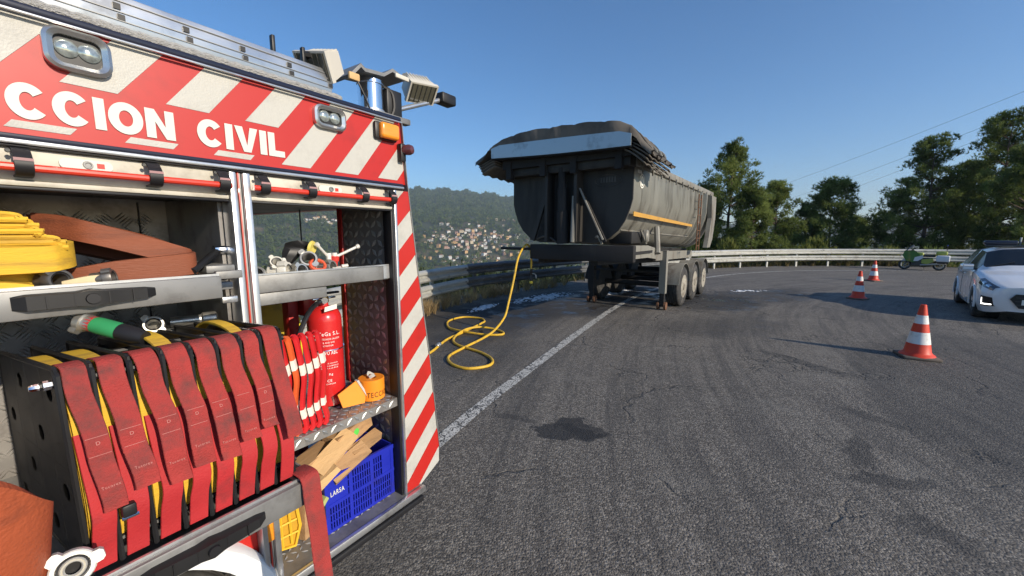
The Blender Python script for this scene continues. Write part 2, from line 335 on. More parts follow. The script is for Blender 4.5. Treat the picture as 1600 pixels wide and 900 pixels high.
# worn edge line, with the cracks in it
def line_strip(pts, w, z=.004, n=10):
    c = spline([(x, y, z) for x, y in pts], n); vs = []; fs = []
    for i, p in enumerate(c):
        t = (c[min(i + 1, len(c) - 1)] - c[max(i - 1, 0)]).normalized(); s_ = Vector((t.y, -t.x, 0)) * (w / 2); vs += [p - s_, p + s_]
        if i: fs.append((2 * i - 2, 2 * i - 1, 2 * i + 1, 2 * i))
    return vs, fs
def paint_material():
    m = bpy.data.materials.new('worn_road_paint'); m.use_nodes = True; N, L = nodes_of(m); p = N['Principled BSDF']; p.inputs['Roughness'].default_value = .7
    tc = N.new('ShaderNodeTexCoord'); P = tc.outputs['Object']
    v = N.new('ShaderNodeTexVoronoi'); v.feature = 'DISTANCE_TO_EDGE'; v.inputs['Scale'].default_value = 5.5
    n = N.new('ShaderNodeTexNoise'); n.inputs['Scale'].default_value = 9; n.inputs['Detail'].default_value = 4; L.new(P, n.inputs['Vector'])
    mx = N.new('ShaderNodeMix'); mx.data_type = 'VECTOR'; mx.inputs[0].default_value = .18; L.new(P, mx.inputs[4]); L.new(n.outputs['Color'], mx.inputs[5]); L.new(mx.outputs[1], v.inputs['Vector'])
    r1 = N.new('ShaderNodeMapRange'); L.new(v.outputs['Distance'], r1.inputs[0]); r1.inputs[1].default_value = .02; r1.inputs[2].default_value = .05
    n2 = N.new('ShaderNodeTexNoise'); n2.inputs['Scale'].default_value = 60; n2.inputs['Detail'].default_value = 6; L.new(P, n2.inputs['Vector'])
    r2 = N.new('ShaderNodeMapRange'); L.new(n2.outputs[0], r2.inputs[0]); r2.inputs[1].default_value = .40; r2.inputs[2].default_value = .52
    mu = N.new('ShaderNodeMath'); mu.operation = 'MULTIPLY'; L.new(r1.outputs[0], mu.inputs[0]); L.new(r2.outputs[0], mu.inputs[1])
    c = N.new('ShaderNodeMix'); c.data_type = 'RGBA'; L.new(mu.outputs[0], c.inputs[0]); c.inputs[6].default_value = (.05, .048, .045, 1); c.inputs[7].default_value = (.56, .55, .51, 1); L.new(c.outputs[2], p.inputs['Base Color'])
    return m
vs, fs = line_strip([(-1.9, 1.2), (-.95, 2.85), (-.68, 3.44), (-.29, 4.33), (.28, 5.49), (1.22, 7.39), (2.83, 10.45), (4.6, 13.2), (7.2, 16.2), (10.6, 18.9), (14.5, 20.6), (18.5, 20.9), (22, 20.2), (26, 17.6), (29, 13)], .15)
ln = gnd_mesh('edge_line', vs, fs, paint_material(), kind=None); ln.parent = road

# ---- terrain in rings round the bend
def terrain():
    azs = [R(a) for a in np.concatenate([np.arange(-86, -40, 3.0), np.arange(-40, 46, .6), np.arange(46, 84, 2.0)])]
    fr = [0, .7, 1.5, 3, 5, 8, 12, 18, 26, 40, 60, 90, 130, 180, 240, 300, 370, 450, 560, 680, 800, 900, 980, 1050, 1120, 1200, 1280, 1360, 1440, 1520, 1620, 1740, 1880, 2040, 2200, 2380, 2560, 2700, 2900, 3300, 3700]
    vs = []; fs = []
    for a in azs:
        rg = rail_r(a)
        for q in fr:
            r = max(q + rg, q) + .65; vs.append((r * math.sin(a), r * math.cos(a), terrain_z(a, r)))
    n = len(fr)
    for i in range(len(azs) - 1):
        for j in range(n - 1): fs.append((i * n + j, i * n + j + 1, (i + 1) * n + j + 1, (i + 1) * n + j))
    m = bpy.data.materials.new('hillside'); m.use_nodes = True; N, L = nodes_of(m); p = N['Principled BSDF']; p.inputs['Roughness'].default_value = .95
    tc = N.new('ShaderNodeTexCoord')
    n1 = N.new('ShaderNodeTexNoise'); n1.inputs['Scale'].default_value = .012; n1.inputs['Detail'].default_value = 8; L.new(tc.outputs['Object'], n1.inputs['Vector'])
    cr = N.new('ShaderNodeValToRGB'); e = cr.color_ramp.elements; e[0].position = .36; e[0].color = (.035, .055, .022, 1); e[1].position = .68; e[1].color = (.20, .155, .085, 1); k = e.new(.52); k.color = (.075, .09, .035, 1)
    L.new(n1.outputs[0], cr.inputs[0])
    n2 = N.new('ShaderNodeTexNoise'); n2.inputs['Scale'].default_value = 1.5; n2.inputs['Detail'].default_value = 6; L.new(tc.outputs['Object'], n2.inputs['Vector'])
    mx = N.new('ShaderNodeMix'); mx.data_type = 'RGBA'; mx.blend_type = 'MULTIPLY'; mx.inputs[0].default_value = .6; L.new(cr.outputs[0], mx.inputs[6]); L.new(n2.outputs[0], mx.inputs[7]); L.new(mx.outputs[2], p.inputs['Base Color'])
    return gnd_mesh('hills', vs, fs, m, smooth=True)
terrain()

# ---------------------------------------------------------------- foliage helpers
def foliage(name, c1, c2, scale, rough=.75):
    if name in MATS: return MATS[name]
    m = bpy.data.materials.new(name); m.use_nodes = True; N, L = nodes_of(m); p = N['Principled BSDF']; p.inputs['Roughness'].default_value = rough; p.inputs['Specular IOR Level'].default_value = .25
    g = N.new('ShaderNodeNewGeometry'); n1 = N.new('ShaderNodeTexNoise'); n1.inputs['Scale'].default_value = scale; n1.inputs['Detail'].default_value = 3; L.new(g.outputs['Position'], n1.inputs['Vector'])
    r = N.new('ShaderNodeMapRange'); r.inputs[1].default_value = .3; r.inputs[2].default_value = .7; L.new(n1.outputs[0], r.inputs[0])
    ri = N.new('ShaderNodeMath'); ri.operation = 'MULTIPLY_ADD'; L.new(g.outputs['Random Per Island'], ri.inputs[0]); ri.inputs[1].default_value = .5; ri.inputs[2].default_value = -.25
    ad = N.new('ShaderNodeMath'); ad.operation = 'ADD'; ad.use_clamp = True; L.new(r.outputs[0], ad.inputs[0]); L.new(ri.outputs[0], ad.inputs[1])
    mx = N.new('ShaderNodeMix'); mx.data_type = 'RGBA'; L.new(ad.outputs[0], mx.inputs[0]); mx.inputs[6].default_value = (*c1, 1); mx.inputs[7].default_value = (*c2, 1); L.new(mx.outputs[2], p.inputs['Base Color'])
    tr_ = N.new('ShaderNodeBsdfTranslucent'); L.new(mx.outputs[2], tr_.inputs[0]); ms_ = N.new('ShaderNodeMixShader'); ms_.inputs[0].default_value = .38; L.new(p.outputs[0], ms_.inputs[1]); L.new(tr_.outputs[0], ms_.inputs[2]); L.new(ms_.outputs[0], N['Material Output'].inputs['Surface'])
    MATS[name] = m; return m
RNG = np.random.default_rng(11)
def tri_mesh(name, tris):
    """tris: (n,3,3) array"""
    n = len(tris); me = bpy.data.meshes.new(name); me.vertices.add(3 * n); me.vertices.foreach_set('co', np.asarray(tris, np.float32).ravel())
    me.loops.add(3 * n); me.loops.foreach_set('vertex_index', np.arange(3 * n, dtype=np.int32)); me.polygons.add(n)
    me.polygons.foreach_set('loop_start', np.arange(0, 3 * n, 3, dtype=np.int32)); me.update(); me.validate(); return me
def crown_tris(n, size, squash=1.0, shell=.55):
    """leafy tris spread through an egg-shaped crown of unit radius, standing on z=0"""
    d = RNG.normal(size=(n, 3)); d /= np.linalg.norm(d, axis=1)[:, None]; d[:, 2] = np.abs(d[:, 2]) * 1.25 - .25
    rr = RNG.uniform(shell, 1.0, n)[:, None] * (1 + .22 * np.sin(d[:, :1] * 5 + 1) * np.cos(d[:, 1:2] * 4))
    c = d * rr; c[:, 2] = c[:, 2] * squash + .75 * squash
    t = RNG.normal(size=(n, 3, 3)) * size
    t += d[:, None, :] * RNG.uniform(-.4, .6, (n, 3, 1)) * size
    return c[:, None, :] + t
def scatter_forest(name, spots, tris_list, m, label):
    out = []
    for (p, s, h) in spots:
        T = tris_list[RNG.integers(len(tris_list))]; a = RNG.uniform(0, 6.283); ca, sa = math.cos(a), math.sin(a)
        X = T[..., 0] * ca - T[..., 1] * sa; Y = T[..., 0] * sa + T[..., 1] * ca
        out.append(np.stack([X * s + p[0], Y * s + p[1], T[..., 2] * h + p[2]], -1))
    o = bpy.data.objects.new(name, tri_mesh(name, np.concatenate(out))); COL.objects.link(o); o.data.materials.append(m); o['kind'] = 'stuff'; o['label'] = label; o['category'] = 'forest'
    return o
def town_density(az, r):
    d1 = math.exp(-((az + 6.0) / 6.2) ** 2 - ((r - 1290) / 170) ** 2)
    d2 = math.exp(-((az + 1.5) / 2.6) ** 2 - ((r - 1620) / 60) ** 2) * .5
    d3 = math.exp(-((az + 25) / 2.4) ** 2 - ((r - 1560) / 60) ** 2)
    return max(d1, d2, d3)
far = []
while len(far) < 21000:
    az = RNG.uniform(-38, 42) if RNG.random() < .3 else RNG.uniform(-36, 10); r = 480 + 2250 * math.sqrt(RNG.random())
    td = town_density(az, r)
    if RNG.random() < min(.72, td * 1.0): continue
    nz = math.sin(az * .9 + r * .004) * math.sin(r * .011 - az * .35)
    if nz > .72 and r < 1700: continue
    s = RNG.uniform(3.6, 7.5); far.append((on_ground(az, r) - Vector((0, 0, 1)), s, s * RNG.uniform(.9, 1.5)))
M_FAR = foliage('far_foliage', (.040, .080, .022), (.18, .22, .065), .03)
scatter_forest('hillside_forest', far, [crown_tris(22, .3, 1.0) for _ in range(8)], M_FAR, 'dark green woodland covering the far hillside')
near = []
while len(near) < 330:
    az = RNG.uniform(-36, 16); r = RNG.uniform(90, 400)
    s = RNG.uniform(1.8, 3.3); near.append((on_ground(az, r) - Vector((0, 0, .5)), s, s * RNG.uniform(1.2, 1.9)))
scatter_forest('valley_woodland', near, [crown_tris(420, .13, 1.0, .35) for _ in range(6)], foliage('valley_foliage', (.02, .038, .014), (.07, .085, .025), .25), 'dark trees filling the slope just below the crash barrier')

# ---------------------------------------------------------------- houses on the far hillside
M_TILE = mat('roof_tile', (.30, .16, .10), .85, var=.3, vscale=1.5)
M_WIN = mat('dark_window', (.03, .035, .04), .2)
WALLS = [(mat('wall_white', (.78, .76, .70), .8, var=.06, vscale=.4), 'white'), (mat('wall_cream', (.66, .55, .38), .8, var=.08, vscale=.4), 'cream'), (mat('wall_ochre', (.62, .40, .19), .8, var=.08, vscale=.4), 'ochre'), (mat('wall_rose', (.52, .33, .25), .8, var=.08, vscale=.4), 'brick red')]
def house_mesh(w, d, h, hip, wall, wing=False):
    mb = MB(); mats_i = []
    def put(fn, i):
        n = len(mb.f); fn(); mats_i.extend([i] * (len(mb.f) - n))
    put(lambda: mb.box(-w / 2, w / 2, -d / 2, d / 2, -4, h), 0)
    rh = d * .24; e = .5; hx = (d * .45 if hip else 0)
    put(lambda: mb.add([(-w / 2 - e, -d / 2 - e, h), (w / 2 + e, -d / 2 - e, h), (w / 2 + e, d / 2 + e, h), (-w / 2 - e, d / 2 + e, h), (-w / 2 - e + hx, 0, h + rh), (w / 2 + e - hx, 0, h + rh)], [(0, 1, 5, 4), (2, 3, 4, 5), (1, 2, 5), (3, 0, 4), (3, 2, 1, 0)]), 1)
    if wing: put(lambda: mb.box(w / 2, w / 2 + 4, -d / 2 + 1, d / 2 - 2, -4, h * .55), 0)
    for fl in range(int(h // 2.9)):
        for k in range(int(w // 3)):
            x = -w / 2 + 1.5 + k * 3
            put(lambda: mb.box(x - .6, x + .6, -d / 2 - .06, -d / 2 + .2, fl * 2.9 + .9, fl * 2.9 + 2.3), 2)
            put(lambda: mb.box(x - .6, x + .6, d / 2 - .2, d / 2 + .06, fl * 2.9 + .9, fl * 2.9 + 2.3), 2)
    for fl in range(int(h // 2.9)):
        put(lambda: mb.box(w / 2 - .2, w / 2 + .06, -.6, .6, fl * 2.9 + .9, fl * 2.9 + 2.3), 2)
    me = mb.mesh('house', smooth=None)
    for q in (wall, M_TILE, M_WIN): me.materials.append(q)
    me.polygons.foreach_set('material_index', mats_i); return me
HM = []
for wm, cn in WALLS:
    HM += [(house_mesh(11, 9, 5.8, False, wm), 'two-storey %s house with a gabled tile roof on the far hillside' % cn), (house_mesh(15, 10, 6.4, True, wm, True), 'wide %s house with a low side wing on the far hillside' % cn), (house_mesh(10, 10, 8.9, True, wm), 'three-storey square %s house with a hipped tile roof on the far hillside' % cn)]
hs = []; tries = 0
while len(hs) < 165 and tries < 40000:
    tries += 1
    az = RNG.uniform(-28, 6); r = RNG.uniform(1000, 1680)
    if RNG.random() > town_density(az, r) ** 1.3: continue
    p = on_ground(az, r)
    if any((p - q).length < 15.0 for q in hs): continue
    hs.append(p)
    k = min(len(HM) - 1, int(3 * RNG.choice([0, 1, 2, 3], p=[.45, .32, .13, .10]) + RNG.integers(3)))
    o = bpy.data.objects.new('house', HM[k][0]); COL.objects.link(o); o.location = p; o.rotation_euler = (0, 0, R(RNG.uniform(-35, 35)) + (math.pi / 2 if RNG.random() < .4 else 0)); s = RNG.uniform(.7, 1.05); o.scale = (s, s, s)
    tag(o, HM[k][1], 'house', 'houses of the village across the valley')

# ---------------------------------------------------------------- pines and bushes beyond the barrier
M_BARK = mat('pine_bark', (.10, .07, .05), .95, var=.3, vscale=4, bump=.6, bscale=14)
M_NEEDLE = foliage('pine_needles', (.046, .080, .020), (.27, .32, .085), .7)
M_BROOM = foliage('broom_leaves', (.075, .10, .022), (.27, .28, .07), .8)
def tufts(cents, dirs, nb, ln, wd, spread=.75):
    n = len(cents); c = np.repeat(cents, nb, 0); d = np.repeat(dirs, nb, 0) + RNG.normal(size=(n * nb, 3)) * spread; d /= np.linalg.norm(d, axis=1)[:, None]
    s = np.cross(d, RNG.normal(size=(n * nb, 3))); s /= np.linalg.norm(s, axis=1)[:, None] + 1e-9
    L_ = RNG.uniform(.6, 1.15, (n * nb, 1)) * ln
    return np.stack([c - s * wd / 2, c + s * wd / 2, c + d * L_], 1)
def pine_parts(h, spread, seed, bare=.28):
    g = np.random.default_rng(seed); wood = MB(); pts = []; x = y = 0
    for i in range(9):
        pts.append((x, y, h * .97 * i / 8)); x += g.normal() * .05 * h / 9; y += g.normal() * .05 * h / 9
    wood.tube(pts, [max(.025, .018 * h * (1 - i / 8.4)) for i in range(9)], 7)
    C, Dd = [], []
    z = h * bare
    while z < h * .985:
        t = (z / h - bare) / (1 - bare); Lm = spread * (.50 + .75 * math.sin(min(1, t * 1.25 + .12) * math.pi * .72)) * (1 - t) ** .55 + .25
        for k in range(g.integers(4, 6)):
            a = g.uniform(0, 6.283); L_ = Lm * g.uniform(.55, 1.18); up = .22 + .75 * t + g.normal() * .12
            i0 = min(7, int(z / h * 8.2)); b0 = Vector(pts[i0]).lerp(Vector(pts[i0 + 1]), .5); b0.z = z; dr = Vector((math.cos(a), math.sin(a), up)).normalized()
            tip = b0 + dr * L_ + Vector((0, 0, L_ * .12)); mid = b0 + dr * L_ * .5 - Vector((0, 0, L_ * .05))
            wood.tube([b0, mid, tip], [.012 * h * (1 - t) * .5 + .012, .02, .008], 4)
            np_ = int(2 + L_ * 1.5)
            for q in range(np_):
                f = .5 + .5 * (q + 1) / np_ if np_ > 1 else 1.0; c = mid.lerp(tip, max(0, f * 2 - 1)) + Vector(g.normal(size=3)) * (.10 * L_ * (q > 0) + .05)
                pr = g.uniform(.32, .50) * (.8 + .25 * L_ / 2)
                for _ in range(int(18 + 30 * pr)):
                    sd = Vector(g.normal(size=3)); sd = sd.normalized() * pr * g.uniform(.35, 1.0); sd.z *= .85
                    C.append(c + sd); Dd.append((sd / pr * .9 + Vector((0, 0, .75))).normalized())
        z += h * g.uniform(.042, .075)
    tr = tufts(np.array([tuple(c) for c in C]), np.array([tuple(c) for c in Dd]), 8, .27, .042, .5)
    return wood, tr
PM = []
for i, (h, sp) in enumerate([(10.5, 2.6), (9.0, 2.1), (12.0, 3.1), (8.0, 2.3)]):
    wd, tr = pine_parts(h, sp, 40 + i, (.24, .2, .16, .1)[i]); me_w = wd.mesh('trunk'); me_w.materials.append(M_BARK); me_c = tri_mesh('crown', tr); me_c.materials.append(M_NEEDLE); PM.append((h, me_w, me_c))
def pine(k, x, y, top, label, group=None, rz=None, wide=1.0):
    h, mw, mc = PM[k]; az = math.atan2(x, y); gz = terrain_z(az, math.hypot(x, y)); s = (top - gz) / h
    o = bpy.data.objects.new('pine_tree', None); COL.objects.link(o); o.location = (x, y, gz - .15); o.scale = (s * wide, s * wide, s); o.rotation_euler = (0, 0, rz if rz is not None else random.uniform(0, 6)); tag(o, label, 'tree', group)
    for nm, me in (('trunk', mw), ('crown', mc)):
        c = bpy.data.objects.new(nm, me); COL.objects.link(c); c.parent = o
def at_px(px, depth): return ((px - 800) / 620 * depth, depth)      # a bearing and a distance ahead
for (k, px, dp, top, wide, lab) in [
    (0, 1130, 31, 8.3, 1.05, 'tall round-headed pine rising just beyond the tail of the tipper trailer'),
    (1, 1207, 34, 6.0, .9, 'smaller pine between the tall round-headed pine and the gap in the trees'),
    (3, 1170, 29, 5.0, 1.2, 'low bushy pine with bright needles at the foot of the tall round-headed pine'),
    (3, 1294, 36, 6.5, .85, 'dark pointed pine standing alone left of the gap in the trees'),
    (1, 1252, 38, 4.6, .95, 'short pine close beside the dark pointed pine'),
    (3, 1330, 46, 3.8, .8, 'stunted pine at the edge of the gap in the trees'),
    (2, 1436, 32, 9.0, .85, 'big spreading pine behind the parked motorcycle'),
    (0, 1394, 36, 5.6, .9, 'slimmer pine at the right edge of the gap in the trees'),
    (2, 1545, 30, 10.2, .95, 'tallest pine, with a broad crown, behind the white car'),
    (0, 1496, 33, 7.4, 1.0, 'dense pine between the two biggest pines'),
    (2, 1640, 31, 10.4, 1.25, 'broad pine beyond the white car, at the end of the row'),
    (1, 1590, 27, 7.4, 1.3, 'dark leafy pine in front of the tallest pine'),
    (1, 1095, 33, 5.6, 1.2, 'small pine half hidden behind the tail of the tipper trailer')]:
    x, y = at_px(px, dp); pine(k, x, y, top, lab)
def bush_mesh(seed, n=520):
    g = np.random.default_rng(seed); d = g.normal(size=(n, 3)); d /= np.linalg.norm(d, axis=1)[:, None]; d[:, 2] = np.abs(d[:, 2]); rr = g.uniform(.35, 1, (n, 1)) ** .6
    lob = 1 + .25 * np.sin(d[:, :1] * 4 + seed) + .2 * np.cos(d[:, 1:2] * 5 + seed)
    c = d * rr * lob; c[:, 2] *= .85; up = d * .6 + np.array([0, 0, 1.0])
    me = tri_mesh('foliage', tufts(c, up, 9, .26, .055, .5)); return me
BM = [bush_mesh(i) for i in range(4)]
bushes = []
for i in range(44):
    px = 1075 + i * 13.2 + random.uniform(-6, 6); dp = random.uniform(25.5, 33); x, y = at_px(px, dp)
    if math.hypot(x, y) < rail_r(math.atan2(x, y)) + 1.3: continue
    bushes.append((x, y, random.uniform(.9, 1.7), random.uniform(1.4, 3.0)))
for i, (x, y, sx, sz) in enumerate(bushes):
    gz = terrain_z(math.atan2(x, y), math.hypot(x, y)); o = bpy.data.objects.new('broom_bush', None); COL.objects.link(o); o.location = (x, y, gz - .1); o.rotation_euler = (0, 0, random.uniform(0, 6)); o.scale = (sx, sx, sz * .75)
    dark = i % 3 == 0
    tag(o, 'dark green bush in the thicket under the pines' if dark else 'yellow-green broom bush in the thicket under the pines', 'bush', 'undergrowth beyond the crash barrier')
    c = bpy.data.objects.new('foliage', BM[i % 4].copy() if False else BM[i % 4]); COL.objects.link(c); c.parent = o
    if not c.data.materials: c.data.materials.append(M_BROOM)
    c.material_slots[0].link = 'OBJECT'; c.material_slots[0].material = M_NEEDLE if dark else M_BROOM
    st = MB(); [st.tube([(0, 0, 0), (random.uniform(-.3, .3), random.uniform(-.3, .3), .5)], [.03, .015], 4) for _ in range(4)]
    st.build('stem', M_BARK, o)

# ---------------------------------------------------------------- dry grass along the barrier
def grass(name, n, pick, h0, h1, wd, m, label):
    c = np.array([pick() for _ in range(n)]); d = RNG.normal(size=(n, 3)) * .35; d[:, 2] = 1; L_ = RNG.uniform(h0, h1, (n, 1)); s = RNG.normal(size=(n, 3)); s[:, 2] = 0; s /= np.linalg.norm(s, axis=1)[:, None]
    bend = RNG.normal(size=(n, 3)) * .25; bend[:, 2] = 0; mid = c + d * L_ * .55; tip = c + d * L_ + bend * L_
    q = wd / 2; A = np.stack([c - s * q, c + s * q, mid + s * q * .6], 1); B = np.stack([c - s * q, mid + s * q * .6, mid - s * q * .6], 1); C = np.stack([mid - s * q * .6, mid + s * q * .6, tip], 1)
    o = bpy.data.objects.new(name, tri_mesh(name, np.concatenate([A, B, C]))); COL.objects.link(o); o.data.materials.append(m); o['kind'] = 'stuff'; o['label'] = label; o['category'] = 'grass'
def along_rail(i0, i1, s0, s1, clump=.5):
    cl = [(random.uniform(i0, i1), random.uniform(s0, s1)) for _ in range(70)]
    def pick():
        if random.random() < .8: i, sd = random.choice(cl); i += random.gauss(0, .12); sd += random.gauss(0, .07)
        else: i, sd = random.uniform(i0, i1), random.uniform(s0, s1)
        i = min(max(i, 0), len(RAIL) - 2.001); a = RAIL[int(i)].lerp(RAIL[int(i) + 1], i % 1); r = a.length; k = (r + sd) / r
        z = .0 if sd < .7 else terrain_z(math.atan2(a.x, a.y), r + sd)
        return (a.x * k, a.y * k, z)
    return pick
M_DRY = foliage('dry_grass', (.22, .15, .07), (.55, .40, .20), 3)
grass('dry_grass', 4200, along_rail(40, 78, -.45, .2), .12, .5, .012, M_DRY, 'dry straw-coloured grass at the foot of the crash barrier')
grass('verge_grass', 9000, along_rail(78, 175, .25, 2.6), .15, .6, .03, foliage('verge_green', (.05, .05, .016), (.26, .2, .09), 1.2), 'half dry grass on the verge behind the far crash barrier')
# ================================================================ crash barrier
M_GALV = mat('galvanised_steel', (.45, .45, .42), .5, .35, var=.12, vscale=2.5, dirt=(.25, .23, .19), dscale=4, damt=.35)
M_SOOT = mat('sooty_steel', (.12, .125, .13), .55, .3, var=.35, vscale=2.0, dirt=(.22, .24, .26), dscale=5, damt=.3)
M_BOLT = mat('dark_bolt', (.08, .08, .075), .6, .4)
arc = [0.0]
for i in range(1, len(RAIL)): arc.append(arc[-1] + (RAIL[i] - RAIL[i - 1]).length)
def rail_at(s):
    s = min(max(s, 0.0), arc[-1] - .001); i = int(np.searchsorted(arc, s, side='right')) - 1; i = min(i, len(RAIL) - 2); t = (s - arc[i]) / (arc[i + 1] - arc[i]); p = RAIL[i].lerp(RAIL[i + 1], t); d = (RAIL[i + 1] - RAIL[i]).normalized(); return p, d, Vector((d.y, -d.x, 0))
barrier = thing('crash_barrier', 'galvanised double-beam crash barrier on posts along the outside of the bend', 'barrier', WORLD, (-2.18, 9.3, 0))
WB = [(0, .155), (.035, .145), (.08, .10), (.08, .055), (.012, .02), (.012, -.02), (.08, -.055), (.08, -.10), (.035, -.145), (0, -.155)]
s_joint = arc[60]; SOOT0, SOOT1 = s_joint, s_joint + 11.9
def beam(s0, s1, zc, over):
    mb = MB(); rings = []; n = 9
    for k in range(n):
        s = s0 + (s1 - s0) * k / (n - 1); p, d, nn = rail_at(s)
        out = [p + nn * (a + over) + Vector((0, 0, zc + b)) for a, b in WB] + [p + nn * (a + over - .012) + Vector((0, 0, zc + b * .985)) for a, b in reversed(WB)]
        rings.append(out)
    return mb.loft(rings)
k = -7
while True:
    s0 = s_joint + 4.0 * k; s1 = s0 + 4.06; k += 1
    if s0 < 0: continue
    if s1 > arc[-1]: break
    dark = SOOT0 - .1 <= s0 < SOOT1
    for zc in (.885, .50):
        bmo = beam(s0, s1, zc + (.012 if dark else 0), .006 * (k % 2)).build('beam', M_SOOT if dark else M_GALV, barrier, label='soot-blackened beam' if dark else None)
        p, d, nn = rail_at(s1 - .12); b = MB()
        for q in (-.05, .05): MB().lathe([(.0, .0), (.018, .0), (.014, .014), (0, .018)], p + nn * .088 + d * q * 1.5 + Vector((0, 0, zc + .07)), nn, 8, cap=False).build('bolt', M_BOLT, bmo)
post_me = None
s = s_joint - 12 + .5
while s < arc[-1] - .3:
    p, d, nn = rail_at(s); dark = SOOT0 < s < SOOT1
    if s > 0:
        mb = MB().box(-.055, .055, -.004, .004, -.3, .98).box(-.055, -.047, -.05, .004, -.3, .98).box(.047, .055, -.05, .004, -.3, .98).box(-.05, .05, .004, .07, .83, .93).box(-.05, .05, .004, .07, .45, .55)
        M = Matrix.Translation(p - nn * .075) @ Matrix.Rotation(math.atan2(-nn.x, nn.y), 4, 'Z')
        mb.v = [tuple(M @ Vector(v)) for v in mb.v]; mb.build('post', M_SOOT if dark else M_GALV, barrier)
        if not dark and s > SOOT1:
            r_ = MB().box(-.03, .03, -.02, .02, .98, 1.10); r_.v = [tuple(M @ Vector(v)) for v in r_.v]
            if int(s) % 2: r_.build('reflector', mat('reflector_white', (.8, .8, .78), .3), barrier)
    s += 2.0

# ================================================================ fire hose on the road
TF = Frame((4.572, 10.473, 0), 36)
M_YHOSE = mat('yellow_hose', (.62, .38, .03), .55, var=.18, vscale=12, dirt=(.25, .17, .05), dscale=9, damt=.3)
M_BRASS = mat('brass', (.55, .40, .14), .35, 1.0, var=.2, vscale=20)
M_BLACKP = mat('black_plastic', (.012, .012, .013), .45, var=.3, vscale=8)
hz = .022
hp = [(-1.75, 4.75, .03), (-1.55, 5.5, hz), (-1.31, 6.16, hz), (-1.18, 6.93, hz), (-.95, 7.48, hz), (-.62, 8.2, .05), (-.61, 8.5, .03), (-.72, 8.78, hz), (-1.12, 8.9, hz), (-1.38, 8.5, hz), (-1.3, 7.93, hz), (-1.05, 7.55, .045), (-.57, 7.3, .03), (-.22, 7.3, hz), (-.17, 7.47, hz), (-.35, 7.75, hz), (-.66, 7.8, .05), (-.92, 7.55, .055), (-1.06, 7.05, hz), (-.94, 6.62, hz), (-.50, 6.17, hz), (-.30, 5.8, hz), (-.34, 5.52, hz), (-.63, 5.4, hz), (-.88, 5.6, hz), (-.98, 5.95, hz), (-.82, 6.4, hz), (-.52, 6.9, .06), (-.32, 7.2, .14)]
top = TF.w(-4.5, 2.15, 1.66)
for f, sag in ((.15, -.06), (.35, -.09), (.6, -.06), (.85, .01)):
    a = Vector((-.2, 7.45, .2)); q = a.lerp(top, f); q.z += sag - .05 * (1 - f); hp.append(tuple(q))
hp += [tuple(TF.w(-4.33, 2.15, 1.685)), tuple(TF.w(-4.2, 2.13, 1.60)), tuple(TF.w(-4.17, 2.12, 1.38)), tuple(TF.w(-4.17, 2.12, 1.18))]
hose = thing('fire_hose', 'long yellow fire hose coiled on the asphalt and hooked over the burnt trailer', 'hose', WORLD, (-.9, 6.8, 0))
MB().tube(spline(hp, 7), .021, 10).build('hose_tube', M_YHOSE, hose)
cpl = MB().lathe([(.024, -.07), (.034, -.06), (.034, -.015), (.04, -.01), (.04, .01), (.034, .015), (.034, .06), (.024, .07)], (-1.25, 6.55, .036), (.2, .95, 0), 16).build('hose_coupling', mat('coupling_grey', (.35, .35, .34), .4, .7), hose)
e = TF.w(-4.17, 2.12, 1.18); nz = MB().lathe([(.024, 0), (.026, -.03), (.026, -.09), (.02, -.1), (.02, -.16), (.032, -.2), (.034, -.25), (.02, -.26)], e, (0, 0, 1), 14).build('nozzle', M_BLACKP, hose)
MB().lathe([(.034, 0), (.036, .01), (.036, .045), (.03, .05)], e + Vector((0, 0, -.31)), (0, 0, 1), 14).build('nozzle_tip', mat('yellow_plastic', (.75, .55, .05), .4), nz)
MB().tube(spline([e + Vector((.02, 0, -.1)), e + Vector((.09, -.03, -.12)), e + Vector((.1, -.03, -.2))], 4), .01, 6).build('handle', M_GALV, nz)

# foam and suds left on the tarmac
def suds(name, x, y, rx, ry, a, n, label):
    mb = MB(); g = random.Random(int(x * 100))
    for i in range(n):
        q = math.sqrt(g.random()); t = g.uniform(0, 6.283); px_, py_ = q * rx * math.cos(t), q * ry * math.sin(t); ca, sa = math.cos(R(a)), math.sin(R(a))
        c = Vector((x + px_ * ca - py_ * sa, y + px_ * sa + py_ * ca, .001)); r = g.uniform(.03, .13) * (1.2 - q); h = r * g.uniform(.12, .3); m_ = 7
        ring = [c + Vector((math.cos(k * 6.283 / m_) * r * g.uniform(.6, 1.3), math.sin(k * 6.283 / m_) * r * g.uniform(.6, 1.3), 0)) for k in range(m_)]
        ring2 = [c.lerp(p, .6) + Vector((0, 0, h)) for p in ring]
        mb.loft([ring, ring2])
    o = mb.build(name, mat('foam', (.62, .64, .66), .6, var=.1, vscale=9), None, 60); o['kind'] = 'stuff'; o['label'] = label; o['category'] = 'foam'
suds('foam_patch', -.75, 10.2, .75, .2, 62, 90, 'thin white foam along the foot of the barrier')
suds('foam_patch', .95, 11.9, 1.5, .5, 45, 190, 'pale foam pooled on the tarmac behind the trailer')
suds('foam_patch', 3.3, 13.0, 1.0, .5, 40, 120, 'pale foam under the trailer axles')
suds('foam_patch', 8.0, 13.3, .8, .22, 10, 26, 'scattered wet debris beyond the trailer wheels')

